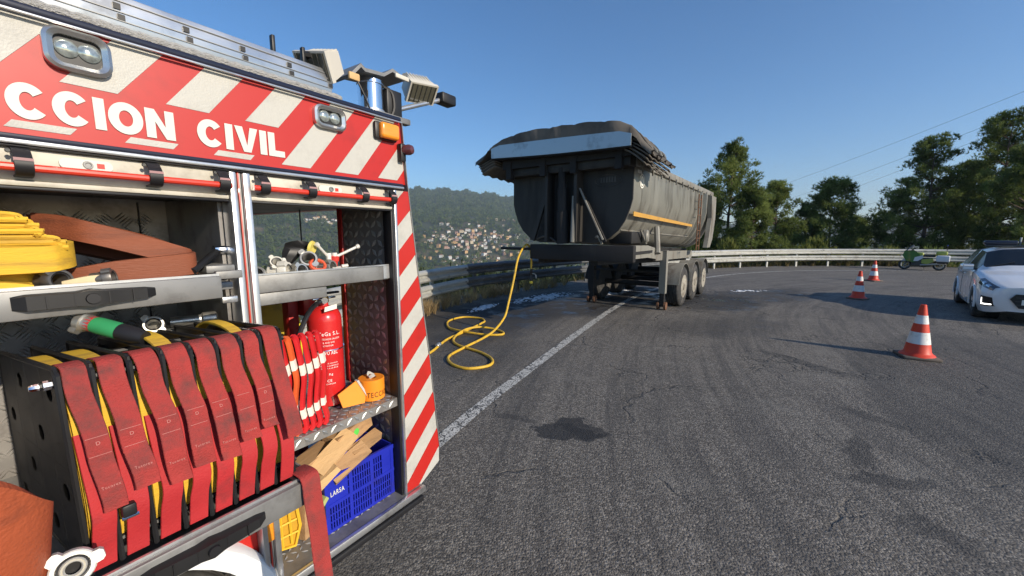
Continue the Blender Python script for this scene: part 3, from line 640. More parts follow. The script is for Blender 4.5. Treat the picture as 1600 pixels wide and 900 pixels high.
# ================================================================ tipper trailer
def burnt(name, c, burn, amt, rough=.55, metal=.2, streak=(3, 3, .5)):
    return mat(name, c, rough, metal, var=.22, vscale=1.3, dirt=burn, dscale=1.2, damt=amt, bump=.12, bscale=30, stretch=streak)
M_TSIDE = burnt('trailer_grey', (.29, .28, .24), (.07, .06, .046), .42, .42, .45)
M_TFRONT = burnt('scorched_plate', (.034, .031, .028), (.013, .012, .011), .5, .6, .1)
M_TDARK = burnt('charred_steel', (.018, .017, .017), (.05, .045, .04), .2, .75, .1)
M_CHAS = burnt('chassis_grey', (.24, .23, .20), (.10, .07, .05), .4, .6, .2)
M_TARP = mat('tarpaulin', (.125, .11, .092), .8, var=.25, vscale=3, dirt=(.06, .052, .046), dscale=2, damt=.5, bump=.5, bscale=7)
M_HOOD = mat('hood_plate', (.36, .42, .47), .32, .55, var=.08, vscale=1.2, dirt=(.16, .17, .18), dscale=2.0, damt=.25)  # blue-grey base colour has the sky's reflection put into it
M_STRIPE = mat('yellow_stripe', (.50, .27, .05), .6, var=.2, vscale=3, dirt=(.2, .12, .05), dscale=3, damt=.3)
M_RUST = mat('rusty_ladder', (.16, .08, .045), .8, .2, var=.3, vscale=8)
M_TYRE = mat('tyre_rubber', (.035, .034, .033), .85, var=.25, vscale=6, dirt=(.12, .11, .10), dscale=4, damt=.35)
M_RIM = mat('wheel_rim', (.50, .46, .38), .5, .5, var=.2, vscale=5, dirt=(.14, .10, .07), dscale=6, damt=.45)
M_WPAINT = mat('white_mark', (.75, .74, .68), .6, var=.1, vscale=20)
tr = thing('tipper_trailer', 'burnt-out grey half-pipe tipper trailer standing on its landing legs', 'trailer', TF, (-.6, 1.28, 0))
YC, HW = 1.28, 1.28
def usec(x, sh=0.0, top=3.14):
    prof = [(HW, top), (HW, 2.52), (HW - .04, 2.36), (HW - .12, 2.15), (HW - .24, 1.97), (HW - .42, 1.82), (HW - .66, 1.74)]
    k_ = 1 + .36 * (x + 4.15) / 7.2; prof = [(a, z if z > 2.5 else 2.52 - (2.52 - z) * k_) for a, z in prof]
    o = [(YC - (a - sh), z + (sh if z < 2 else 0)) for a, z in prof] + [(YC + (a - sh), z + (sh if z < 2 else 0)) for a, z in reversed(prof)]
    return [Vector((x, y, z)) for y, z in o]
def ring(x): return usec(x) + list(reversed(usec(x, .03)))
MB().loft([ring(-4.15), ring(-2), ring(0), ring(1.5), ring(3.0)]).build('tipping_body', M_TSIDE, tr, 25)
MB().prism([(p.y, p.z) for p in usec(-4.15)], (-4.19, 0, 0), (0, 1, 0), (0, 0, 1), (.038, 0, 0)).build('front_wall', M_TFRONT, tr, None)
tg = MB().prism([(p.y, p.z) for p in usec(3.0)], (3.0, 0, 0), (0, 1, 0), (0, 0, 1), (.06, 0, 0)).build('tailgate', M_TSIDE, tr, None)
for y0 in (-.05, 2.5): MB().rbox(-4.16, 3.1, y0, y0 + .11, 3.08, 3.22, .015).build('top_rail', M_CHAS, tr)
for k in range(12):
    x = -3.9 + k * .58; MB().box(x, x + .03, -.075, -.05, 3.0, 3.12).build('tarp_hook', M_CHAS, tr)
MB().prism([(-4.14, 2.22), (-4.14, 2.30), (.5, 2.16), (.5, 2.10)], (0, -.012, 0), (1, 0, 0), (0, 0, 1), (0, .014, 0)).build('side_stripe', M_STRIPE, tr, None)
def side_rib(x0, x1, out, top=3.08):
    pr = [(YC - p.y, p.z) for p in usec((x0 + x1) / 2)[:7]]; mb = MB(); rg = []
    for a, z in pr:
        z = min(z, top); rg.append([Vector((x0, YC - a, z)), Vector((x0 + .02, YC - a - out, z)), Vector((x1 - .02, YC - a - out, z)), Vector((x1, YC - a, z))])
    return mb.loft(rg)
for x0, x1, o_ in ((1.25, 1.42, .07), (1.75, 1.95, .10)): side_rib(x0, x1, o_).build('side_rib', M_TSIDE, tr)
MB().loft([[Vector((a, -.02, z)), Vector((a, -.14, z)), Vector((b, -.14, z)), Vector((b, -.02, z))] for a, b, z in ((2.35, 3.08, 3.06), (2.5, 3.14, 2.4), (2.2, 2.85, 1.75), (2.05, 2.5, 1.5))]).build('rear_corner_post', M_CHAS, tr)
seam = MB().tube([(-4.1, -.012 + .12, 2.16), (2.2, -.012 + .12, 2.16)], .008, 5)
MB().tube([(-4.1, .24 - .008, 1.975), (2.2, .24 - .008, 1.80)], .012, 6).build('weld_seam', M_CHAS, tr)
lad = MB(); [lad.tube([(x, -.10, 1.45), (x, -.10, 2.98)], .016, 6) for x in (.72, 1.05)]
lo = lad.build('ladder', M_RUST, tr)
for k in range(7): MB().tube([(.72, -.10, 1.58 + k * .21), (1.05, -.10, 1.58 + k * .21)], .011, 6).build('rung', M_RUST, lo)
# round badge on the side, worn plate on the front wall
bd = MB().lathe([(.13, 0), (.13, .012)], (-3.76, -.001, 2.86), (0, -1, 0), 28).build('round_badge', M_WPAINT, tr)
MB().lathe([(.105, 0), (.105, .003), (.088, .003), (.088, 0)], (-3.76, -.0135, 2.86), (0, -1, 0), 28, cap=False).build('badge_ring', M_TSIDE, bd)
text_mb('U', -.035, .035, -.05, .05, (-3.76, -.016, 2.86), (1, 0, 0), (0, 0, 1), (0, 0, 0), .03).build('badge_letter', M_TSIDE, bd, None)
MB().box(-3.98, -3.78, -.006, .0, 2.985, 3.04).build('side_plate', M_WPAINT, tr)
M_EMB = burnt('embossed_plate', (.075, .07, .065), (.02, .02, .02), .4, .5, .3)
em = MB().tube([Vector((-4.195, .46 + .20 * math.cos(t) * (1 + .25 * abs(math.cos(t))), 2.86 + .105 * math.sin(t))) for t in [k * 6.283 / 28 for k in range(28)]], .007, 5, closed=True).build('oval_emblem', M_EMB, tr)
for k in range(6): MB().box(-4.200, -4.19, .31 + k * .052, .345 + k * .052, 2.83, 2.92).build('emblem_letter', M_EMB, em)
# hydraulic ram and struts in front
ram = MB().lathe([(.115, 0), (.115, .62), (.095, .62), (.095, 1.05), (.075, 1.05), (.075, 1.42)], (-4.36, 1.27, 1.72), (0, .03, 1), 18).build('hydraulic_ram', M_TDARK, tr)
for y in (.98, 1.60): MB().box(-4.46, -4.19, y - .03, y + .03, 1.76, 3.10).build('ram_guide', M_TFRONT, tr)
MB().tube([(-4.44, 1.02, 1.75), (-4.40, 1.02, 2.6)], .05, 8).build('brace', M_CHAS, tr)
def bar(a, b, w, h): 
    a, b = Vector(a), Vector(b); t = (b - a).normalized(); x = t.cross(Vector((1, 0, 0))).normalized() * (w / 2); y = Vector((1, 0, 0)) * (h / 2)
    return MB().loft([[p - x - y, p + x - y, p + x + y, p - x + y] for p in (a, b)])
bar((-4.30, .96, 2.74), (-4.34, .42, 1.76), .06, .06).build('diagonal_strut', M_TDARK, tr)
MB().tube([(-4.36, .94, 2.74), (-4.40, .44, 1.80)], .02, 6).build('diagonal_pipe', M_CHAS, tr)
bar((-4.30, 1.62, 2.9), (-4.34, 1.98, 1.78), .10, .06).build('diagonal_strut', M_TFRONT, tr)
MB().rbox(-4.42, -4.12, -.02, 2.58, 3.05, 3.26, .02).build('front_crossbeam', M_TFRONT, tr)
for y in (.1, .95, 1.6, 2.4): MB().box(-4.52, -4.40, y, y + .12, 3.0, 3.34).build('hood_bracket', M_TDARK, tr)
MB().box(-4.50, -4.44, -.05, 2.62, 3.20, 3.42).build('hood_header', M_TDARK, tr)
# hood plate and bunched tarpaulin
def zb(y): return 3.31 + (y + .1) * .035
hp_ = []
for k in range(15):
    y = -.12 + (2.86 / 14) * k; hp_.append((y, zb(y) - .02 * math.sin(k / 14 * math.pi)))
up_ = [(y, z + .235 - (.05 if i in (0, 14) else 0) + .03 * math.sin(i / 14 * math.pi)) for i, (y, z) in enumerate(hp_)]
MB().prism(hp_ + up_[::-1], (-4.72, 0, 0), (0, 1, 0), (0, 0, 1), (.02, 0, 0)).build('hood_plate', M_HOOD, tr, None)
MB().prism([(y, z - .02) for y, z in hp_] + [(y, z + .02) for y, z in hp_][::-1], (-4.70, 0, 0), (0, 1, 0), (0, 0, 1), (.55, 0, 0)).build('hood_floor', M_TDARK, tr, None)
def tarp():
    ny, nx = 60, 44; vs = []; g = np.random.default_rng(5); ph = g.uniform(0, 6, 8)
    ztop = lambda y: float(np.interp(y, [-.45, -.38, -.28, -.17, -.08, .1, .6, 1.2, 2.0, 2.45, 2.75, 3.0, 3.2], [3.19, 3.24, 3.34, 3.52, 3.63, 3.72, 3.78, 3.82, 3.82, 3.76, 3.63, 3.47, 3.36]))
    for i in range(nx):
        u = i / (nx - 1); x = -4.75 + 1.46 * u; fold = math.sin(u * 6.283 * 5.5)
        for j in range(ny):
            v = j / (ny - 1); y = -.45 + 3.65 * v
            edge = min(1, abs(v - .5) * 2.15); z = ztop(y) - .10 * u + fold * (.006 + .020 * edge ** 3) + .006 * math.sin(y * 5.3 + u * 7 + ph[0]) * (1 - edge * .5) + .006 * math.sin(y * 13 + ph[1] + u * 3)
            for yc, dp_ in ((.35, .014), (.9, .012), (1.25, .022), (1.42, .018), (2.2, .016), (2.6, .014)): z -= dp_ * math.exp(-((y - yc - .12 * u) / .035) ** 2) * max(0, 1 - u * 1.3)
            xx = x + .05 * math.sin(y * 4 + u * 9 + ph[3]) + (.04 * math.cos(u * 6.283 * 5.5) * edge)
            yy = y + (.03 * fold * edge ** 4) * (1 if v > .5 else -1)
            if -.14 < y < 2.76: xx = max(xx, -4.685)
            vs.append(Vector((xx, yy, z)))
    # front lip hanging to the plate
    lip = []
    for j in range(ny):
        p = vs[j]; lip.append(Vector((max(-4.69 if -.14 < p.y < 2.76 else -9, p.x - .02 + .02 * math.sin(j * .9) * math.sin(j * .37 + 1)), p.y, max(zb(p.y) + .15, p.z - .22) if -.2 < p.y < 2.85 else p.z - .06)))
    vs = lip + vs; nx += 1; mb = MB()
    inner = [p - Vector((0, 0, .012)) for p in vs]; n0 = len(vs)
    fs = [(i * ny + j, i * ny + j + 1, (i + 1) * ny + j + 1, (i + 1) * ny + j) for i in range(nx - 1) for j in range(ny - 1)]
    mb.add(vs, fs); return mb
MB.build(tarp(), 'tarpaulin', M_TARP, tr, 70)
for q in range(4):
    for y_a, y_b, sg in ((-.43 + .03 * q, .02, 1), (2.72, 3.16 - .03 * q, -1)):
        rows = []
        for i in range(16):
            x = -4.62 + 1.25 * i / 15; f_ = .018 * math.sin(i * 1.9 + q); row = []
            for j in range(9):
                v = j / 8; y = y_a + (y_b - y_a) * v; e_ = (1 - v) if sg > 0 else v
                row.append(Vector((x, y, 3.44 - .05 * q - e_ ** 1.3 * (.26 if sg > 0 else .14) + f_ * e_ - .08 * i / 15)))
            rows.append(row)
        t_ = MB().loft(rows, closed=False).build('tarp_fold', M_TARP, tr, 70); md_ = t_.modifiers.new('thickness', 'SOLIDIFY'); md_.thickness = .02
for k in range(5): MB().tube(spline([(-4.55 + k * .24, -.36, 3.24), (-4.55 + k * .24, -.2, 3.40), (-4.55 + k * .24, .6, 3.60), (-4.55 + k * .24, 2.0, 3.64), (-4.55 + k * .24, 2.8, 3.42), (-4.55 + k * .24, 3.1, 3.27)], 4), .02, 6).build('tarp_hoop', M_CHAS, tr)
# chassis
MB().rbox(-4.32, -4.18, -.10, 2.06, 1.40, 1.70, .02).build('front_apron', M_TDARK, tr)
for y in (.62, 1.80): MB().loft([[Vector((x, y, a)), Vector((x, y + .14, a)), Vector((x, y + .14, b)), Vector((x, y, b))] for x, a, b in ((-4.18, 1.32, 1.70), (2.9, 1.05, 1.44))]).build('chassis_rail', M_TDARK, tr)
MB().loft([[Vector((x, y, z0)), Vector((x, y + .05, z0)), Vector((x, y + .05, z1)), Vector((x, y, z1))] for x, y, z0, z1 in ((-4.18, .0, 1.45, 1.70), (-3.2, .0, 1.44, 1.68), (-2.5, .04, 1.38, 1.60), (-1.6, .30, 1.28, 1.5), (2.9, .45, 1.15, 1.38))]).build('side_skirt', M_CHAS, tr)
MB().box(-4.05, -3.0, -.03, .0, 1.53, 1.58).build('side_rubbing_strip', M_TDARK, tr)
MB().rbox(-4.0, -3.4, .05, .5, 1.72, 1.95, .04).build('valve_box', M_TDARK, tr)
MB().lathe([(.11, 0), (.13, .03), (.13, .09), (.1, .12)], (-3.4, .06, 1.86), (.2, -1, 0), 18).build('coupling_cap', M_CHAS, tr)
bar2 = lambda a, b, r: MB().tube([a, b], r, 8)
bar2((-2.6, -.02, 1.5), (-2.35, .1, 2.05), .06).build('body_prop', M_CHAS, tr)
bar2((-3.7, .0, 1.98), (-3.4, -.02, 1.72), .02).build('prop_rod', M_CHAS, tr)
MB().tube([(-4.25, 2.0, 1.60), (-4.25, 2.85, 1.60)], .03, 8).build('side_arm', M_TDARK, tr)
for i, (p, q) in enumerate([((-4.3, .5, 1.72), (-4.3, .62, 1.84)), ((-4.3, 1.4, 1.72), (-4.3, 1.9, 1.80))]): MB().tube(spline([p, ((p[0] - .05), (p[1] + q[1]) / 2, 1.86), q], 5), .022, 6).build('air_line', M_CHAS if i == 0 else M_BOLT, tr)
for y0 in (.22, 2.14):
    lg = MB().box(-.98, -.82, y0, y0 + .16, .42, 1.5).build('landing_leg', M_CHAS if y0 < 1 else M_TDARK, tr)
    MB().box(-.955, -.845, y0 + .025, y0 + .135, .08, .42).build('inner_leg', M_TDARK, lg)
    MB().lathe([(.02, -.11), (.10, -.11), (.10, -.06), (.02, -.06)], (-.9, y0 + .08, .105), (0, 1, 0), 16).lathe([(.02, .06), (.10, .06), (.10, .11), (.02, .11)], (-.9, y0 + .08, .105), (0, 1, 0), 16).build('foot_wheel', M_RUST, lg)
MB().tube([(-.9, .3, .95), (-.9, 2.2, .95)], .035, 8).build('leg_crossbar', M_TDARK, tr)
def truck_wheel(root, x, y, sg, R_=.53, wd=.36, rim=M_RIM):
    """outer face at y, body towards +sg"""
    t = MB(); prof = [(R_ * .56, .0), (R_ * .74, -.006), (R_ * .93, .012), (R_ * .99, .04)]
    for k in range(5): a = .04 + (wd - .08) * k / 5; b = (wd - .08) / 5; prof += [(R_, a + .012), (R_, a + b * .72), (R_ - .016, a + b * .76), (R_ - .016, a + b)]
    prof += [(R_ * .99, wd - .04), (R_ * .9, wd), (R_ * .56, wd)]
    ty = t.lathe(prof, (x, y, R_), (0, sg, 0), 40).build('tyre', M_TYRE, root)
    MB().lathe([(R_ * .575, -.004), (R_ * .555, .012), (R_ * .52, .05), (R_ * .50, .10), (R_ * .36, .115), (R_ * .34, .06), (R_ * .22, .05), (R_ * .2, -.02), (R_ * .12, -.03)], (x, y, R_), (0, sg, 0), 32).build('rim', rim, ty)
    nb = MB()
    for k in range(10):
        a = k * .6283; nb.lathe([(.016, 0), (.016, .04), (.008, .045)], (x + math.cos(a) * R_ * .29, y + sg * .075, R_ + math.sin(a) * R_ * .29), (0, -sg, 0), 6)
    nb.build('wheel_nut', M_RIM, ty)
for x in (0, 1.31, 2.62):
    truck_wheel(tr, x, 0, 1); truck_wheel(tr, x, 2.56, -1, rim=M_TDARK)
    MB().tube([(x, .2, .53), (x, 2.36, .53)], .07, 8).build('axle', M_TDARK, tr)
    for y0, m in ((-.02, M_CHAS), (2.16, M_TDARK)):
        rg = []
        for k in range(13):
            a = R(8 + 164 * k / 12); r0, r1 = .60, .615; c = Vector((x, 0, .53)); d = Vector((math.cos(a), 0, math.sin(a)))
            rg.append([c + d * r0 + Vector((0, y0, 0)), c + d * r1 + Vector((0, y0, 0)), c + d * r1 + Vector((0, y0 + .42, 0)), c + d * r0 + Vector((0, y0 + .42, 0))])
        MB().loft(rg).build('mudguard', m, tr)
MB().box(2.9, 3.0, .1, 2.45, .62, .78).build('rear_bumper', M_TDARK, tr)
MB().lathe([(.05, 0), (.05, .06)], (3.05, .2, .6), (1, 0, 0), 12).build('tail_lamp', mat('amber_lens', (.75, .28, .02), .25), tr)

# ================================================================ traffic cones
M_CRED = mat('cone_red', (.62, .05, .02), .5, var=.12, vscale=9, dirt=(.3, .06, .04), dscale=8, damt=.2)
M_CWHT = mat('cone_white', (.72, .71, .68), .45, var=.08, vscale=12, dirt=(.45, .43, .4), dscale=9, damt=.25)
M_CBASE = mat('cone_base', (.13, .105, .085), .85, var=.25, vscale=8)
def cone(x, y, rz, label, tilt=0, h=.83):
    F = Frame((x, y, 0), rz); c = thing('traffic_cone', label, 'traffic cone', F, (0, 0, 0), 'cones closing the lane')
    MB().rbox(-.22, .22, -.22, .22, .0, .045, .02).build('base', M_CBASE, c)
    rad = lambda z: .175 - (.175 - .035) * (z / h)
    def band(z0, z1, off, nm, m):
        MB().lathe([(rad(z0) + off, z0), (rad(z1) + off, z1)] if nm != 'tip' else [(rad(z0), z0), (rad(z1), z1), (rad(z1) - .006, z1 + .004), (.018, z1 + .004)], (0, 0, 0), (0, 0, 1), 28, cap=False).build(nm, m, c)
    MB().lathe([(.215, .04), (.20, .06), (.175, .075), (rad(.1), .10), (rad(.23), .23)], (0, 0, 0), (0, 0, 1), 28, cap=False).build('skirt', M_CRED, c)
    band(.23, .41, .002, 'white_band', M_CWHT); band(.41, .54, 0, 'red_band', M_CRED); band(.54, .67, .002, 'white_band', M_CWHT); band(.67, h, 0, 'tip', M_CRED)
cone(6.31, 5.99, 25, 'red and white traffic cone standing on the dark asphalt in front of the white car')
cone(10.25, 11.62, 60, 'red and white traffic cone standing in the long shadow of the white car')
cone(14.81, 16.17, 80, 'red and white traffic cone out in the bend towards the parked motorcycle')

# ================================================================ white hatchback
M_CAR = mat('car_white', (.72, .73, .74), .25, 0, coat=.8, var=.02, vscale=3)
M_GLASS = mat('dark_glass', (.012, .014, .016), .12, 0)
M_LAMP = mat('lamp_glass', (.10, .11, .13), .08, .3, coat=1)
M_CHROME = mat('chrome', (.75, .76, .78), .12, 1.0)
M_DRL = mat('day_running_light', (.9, .9, .9), .3, emit=((1, .98, .92), 3.0))
CS = .95
KEYS = [(2.20, [(.40, .27), (.60, .36), (.66, .55), (.58, .66), (.45, .70), (.3, .715), (.15, .72), (0, .725)]),
        (2.12, [(.62, .21), (.75, .35), (.77, .57), (.70, .70), (.55, .745), (.38, .76), (.2, .77), (0, .77)]),
        (1.95, [(.76, .19), (.845, .35), (.855, .59), (.79, .765), (.64, .81), (.42, .835), (.2, .845), (0, .85)]),
        (1.60, [(.81, .18), (.88, .35), (.885, .60), (.845, .85), (.72, .89), (.47, .915), (.22, .925), (0, .93)]),
        (1.10, [(.82, .18), (.885, .36), (.89, .62), (.865, .92), (.80, .965), (.5, .99), (.25, 1.0), (0, 1.005)]),
        (.85, [(.82, .18), (.885, .36), (.89, .62), (.87, .93), (.81, .97), (.72, 1.06), (.36, 1.12), (0, 1.135)]),
        (.22, [(.82, .18), (.885, .36), (.89, .62), (.87, .94), (.82, .98), (.61, 1.36), (.35, 1.43), (0, 1.45)]),
        (-.5, [(.82, .18), (.885, .36), (.89, .62), (.87, .96), (.82, 1.0), (.61, 1.39), (.4, 1.455), (0, 1.475)]),
        (-1.4, [(.82, .2), (.88, .36), (.885, .62), (.86, .99), (.81, 1.03), (.59, 1.36), (.4, 1.42), (0, 1.44)]),
        (-1.9, [(.78, .22), (.85, .38), (.86, .62), (.82, .98), (.77, 1.0), (.66, 1.08), (.4, 1.12), (0, 1.13)]),
        (-2.1, [(.6, .25), (.75, .4), (.76, .62), (.72, .9), (.6, .93), (.5, .94), (.3, .95), (0, .95)])]
kx = np.array([k[0] for k in KEYS])[::-1]; kv = np.array([k[1] for k in KEYS])[::-1]
gx = np.arange(-2.1, 2.2001, .04); G = np.stack([[np.interp(gx, kx, kv[:, j, c]) for c in (0, 1)] for j in range(8)])   # 8,2,nx
sm = G.copy()
for _ in range(2): sm[:, :, 1:-1] = (sm[:, :, :-2] + 2 * sm[:, :, 1:-1] + sm[:, :, 2:]) / 4
SUBJ = 4
def cpt(xi, jj, side=-1, off=0.0):
    j = min(int(jj), 6); t = jj - j; i = min(int(xi), len(gx) - 2); u = xi - i
    q = lambda a, b: sm[a, :, b]
    def rowpt(b):
        p0 = q(max(j - 1, 0), b); p1 = q(j, b); p2 = q(j + 1, b); p3 = q(min(j + 2, 7), b)
        return .5 * ((2 * p1) + (-p0 + p2) * t * .7 + (2 * p0 - 5 * p1 + 4 * p2 - p3) * t * t * .7 + (-p0 + 3 * p1 - 3 * p2 + p3) * t ** 3 * .7) + .3 * .5 * 0 if False else p1 * (1 - t) + p2 * t
    r = rowpt(i) * (1 - u) + rowpt(i + 1) * u; x = gx[i] * (1 - u) + gx[i + 1] * u
    p = Vector((x, side * r[0], r[1]))
    if off:
        c = Vector((min(max(x, -1.2), 1.2), 0, .6)); p += (p - c).normalized() * off
    return p * CS
car_rear = Vector((12.50, 10.97, 0)); car_front = Vector((10.815, 9.115, 0)); dcar = (car_front - car_rear).normalized()
mid = (car_front + car_rear) / 2 + Vector((dcar.y, -dcar.x, 0)) * -.78 * CS if False else (car_front + car_rear) / 2
lft = Vector((-dcar.y, dcar.x, 0)); ccen = mid + lft * (.80 * CS)
CF = Frame(tuple(ccen), math.degrees(math.atan2(dcar.x, dcar.y)))
car = thing('car', 'white hatchback facing the cones with its daytime lights on', 'car', CF, (0, 0, 0))
xi = lambda x: (x + 2.1) / .04
def is_glass(x, jj):
    if .24 < x < .90 and jj > 5.02: return 'windscreen'
    if -.42 < x < .80 and 4.1 < jj < 4.95: return 'front_side_window'
    if -1.35 < x < -.50 and 4.1 < jj < 4.95: return 'rear_side_window'
    if -1.86 < x < -1.42 and jj > 5.05: return 'rear_window'
    return None
car.scale = (1, 1, 1.14)
parts = {}
AX = 1.325
for side in (-1, 1):
    nj = 7 * SUBJ
    for i in range(len(gx) - 1):
        for j in range(nj):
            xm = (gx[i] + gx[i + 1]) / 2; jm = (j + .5) / SUBJ; P4 = [cpt(i, j / SUBJ, side), cpt(i + 1, j / SUBJ, side), cpt(i + 1, (j + 1) / SUBJ, side), cpt(i, (j + 1) / SUBJ, side)]
            c = sum(P4, Vector()) / 4
            if jm < 3 and any((Vector((c.x, c.z)) - Vector((s_ * AX * CS, .32 * CS))).length < .345 * CS for s_ in (-1, 1)): continue
            g_ = is_glass(xm, jm); key = (g_, side if g_ and 'side' in g_ else 0) if g_ else ('body', 0)
            parts.setdefault(key, MB()).add(P4, [(0, 1, 2, 3)])
def weld(mb):
    d = {}; nv = []; mp = []
    for v in mb.v:
        k = (round(v[0], 4), round(v[1], 4), round(v[2], 4))
        if k not in d: d[k] = len(nv); nv.append(v)
        mp.append(d[k])
    mb.v = nv; mb.f = [tuple(dict.fromkeys(mp[i] for i in f)) for f in mb.f]; mb.f = [f for f in mb.f if len(f) > 2]; return mb
fr_ring = [cpt(len(gx) - 1 - 1e-6, j / SUBJ, -1) for j in range(7 * SUBJ + 1)] + [cpt(len(gx) - 1 - 1e-6, j / SUBJ, 1) for j in range(7 * SUBJ, -1, -1)]
parts[('body', 0)].add(fr_ring, [tuple(range(len(fr_ring)))])
rr_ring = [cpt(0, j / SUBJ, -1) for j in range(7 * SUBJ + 1)] + [cpt(0, j / SUBJ, 1) for j in range(7 * SUBJ, -1, -1)]
parts[('body', 0)].add(rr_ring, [tuple(range(len(rr_ring)))])
for (nm, sd), mb in parts.items(): weld(mb).build(nm, M_CAR if nm == 'body' else M_GLASS, car, 45)
def cpatch(name, x0, x1, j0, j1, side, m, parent, off=.006, n=8, skew=0.0):
    mb = MB(); vs = []
    for a in range(n + 1):
        for b in range(n + 1):
            x = x0 + (x1 - x0) * a / n; f = b / n; taper = (a / n) if skew else 0
            jj = j0 + (j1 - j0) * (f * (1 - skew * taper) + skew * taper * .25); vs.append(cpt(xi(min(x, 2.199)), jj, side, off))
    return mb.add(vs, [(a * (n + 1) + b, a * (n + 1) + b + 1, (a + 1) * (n + 1) + b + 1, (a + 1) * (n + 1) + b) for a in range(n) for b in range(n)]).build(name, m, parent, 60)
floor_ = MB().box(-1.95 * CS, 1.98 * CS, -.70 * CS, .70 * CS, .20 * CS, .34 * CS).build('underbody', M_BLACKP, car)
for side in (-1, 1):
    hl = cpatch('headlight', 1.66, 2.14, 2.62, 3.55, side, M_LAMP, car, .008, 8, 0)
    for (a, b) in ((1.82, 1.92), (1.98, 2.06)): cpatch('reflector', a, b, 2.85, 3.25, side, M_CHROME, hl, .012, 4)
    fg = cpatch('fog_lamp_surround', 1.98, 2.17, .85, 1.75, side, M_BLACKP, car, .008)
    cpatch('running_light', 2.0, 2.022, 1.12, 1.6, side, M_DRL, fg, .014, 4); cpatch('running_light', 2.0, 2.155, 1.02, 1.12, side, M_DRL, fg, .014, 4)
    for s_ in (-1, 1):
        lip = [Vector((s_ * AX + .35 * math.cos(t), side * .885, .32 + .35 * math.sin(t))) * CS for t in [R(-12 + 204 * k / 20) for k in range(21)]]
        MB().tube(lip, .022, 6).build('wheel_arch', M_CAR, car)
        MB().lathe([(.34 * CS, 0), (.34 * CS, .2)], Vector((s_ * AX, side * .66, .33)) * CS, (0, -side, 0), 24).build('wheel_well', M_BLACKP, car)
        ty = MB().lathe([(.20, 0), (.27, -.012), (.305, .01), (.315, .04), (.315, .17), (.3, .2), (.2, .2)], (s_ * AX * CS, side * .865 * CS, .315), (0, -side, 0), 28).build('tyre', M_TYRE, car)
        rm = MB().lathe([(.205, .004), (.195, .012), (.19, .05), (.05, .03), (.04, .01), (.0, .008)], (s_ * AX * CS, side * .865 * CS, .315), (0, -side, 0), 28).build('rim', M_BOLT, ty)
        for k in range(5):
            a = k * 1.2566 + .3; c = Vector((s_ * AX * CS, side * .868 * CS, .315)); d = Vector((math.cos(a), 0, math.sin(a))); e_ = Vector((-math.sin(a), 0, math.cos(a)))
            MB().add([c + d * .03 - e_ * .03, c + d * .03 + e_ * .03, c + d * .2 + e_ * .045, c + d * .2 - e_ * .045], [(0, 1, 2, 3)]).build('spoke', M_CHROME, rm)
    mr = MB().rbox(.68 * CS, .775 * CS, side * .90 * CS, side * 1.00 * CS, .985 * CS, 1.06 * CS, .035, 4).build('door_mirror', M_CAR, car)
    MB().box(.66 * CS, .72 * CS, side * .80 * CS, side * .93 * CS, .97 * CS, 1.01 * CS).build('mirror_arm', M_BLACKP, mr)
    for a, b in ((-.46, .9), (-1.3, -.46)):
        MB().tube([cpt(xi(b), 1.0, side, .002), cpt(xi(b), 2, side, .002), cpt(xi(b), 3.0, side, .002), cpt(xi(b), 3.9, side, .002)], .004, 4).build('door_gap', M_BOLT, car)
        MB().rbox((a + .12) * CS, (a + .32) * CS, side * .88 * CS - .015, side * .88 * CS + .015, .83 * CS, .86 * CS, .012).build('door_handle', M_CAR, car)
XF = 2.205 * CS
gr = MB().prism([(-.44, .50), (-.36, .60), (.36, .60), (.44, .50), (.30, .33), (-.30, .33)], (XF - .01, 0, 0), (0, CS, 0), (0, 0, CS), (.025, 0, 0)).build('grille', M_BLACKP, car, None)
for k in range(3): MB().box(XF + .014, XF + .022, -.36 * CS, .36 * CS, (.39 + .07 * k) * CS, (.40 + .07 * k) * CS).build('grille_bar', M_BOLT, gr)
MB().box(XF + .016, XF + .026, -.26, .26, .40 * CS, .50 * CS).build('number_plate', M_WPAINT, car)
eb = MB().tube([Vector((XF + .012, .06 * math.cos(t), .655 * CS + .03 * math.sin(t))) for t in [k * .3927 for k in range(16)]], .006, 5, closed=True).build('emblem', M_CHROME, car)
lb = MB().rbox(-.35, -.12, -.56, .56, 1.40, 1.44, .015).build('light_bar_base', M_BOLT, car)
MB().rbox(-.36, -.11, -.60, -.05, 1.44, 1.53, .04, 3).build('light_bar_lens', mat('dark_lens', (.03, .035, .05), .15), lb); MB().rbox(-.36, -.11, .05, .60, 1.44, 1.53, .04, 3).build('light_bar_lens', MATS['dark_lens'], lb)
MB().tube([(-.3, 0, 1.44), (-.3, 0, 1.60)], .018, 8).build('aerial', M_GALV, lb)
# wiper and seats behind the windscreen are hidden by the dark glass
MB().tube([cpt(xi(.9), 5.2, -1, .012), cpt(xi(.8), 6.4, -1, .02)], .008, 5).build('wiper', M_BLACKP, car)

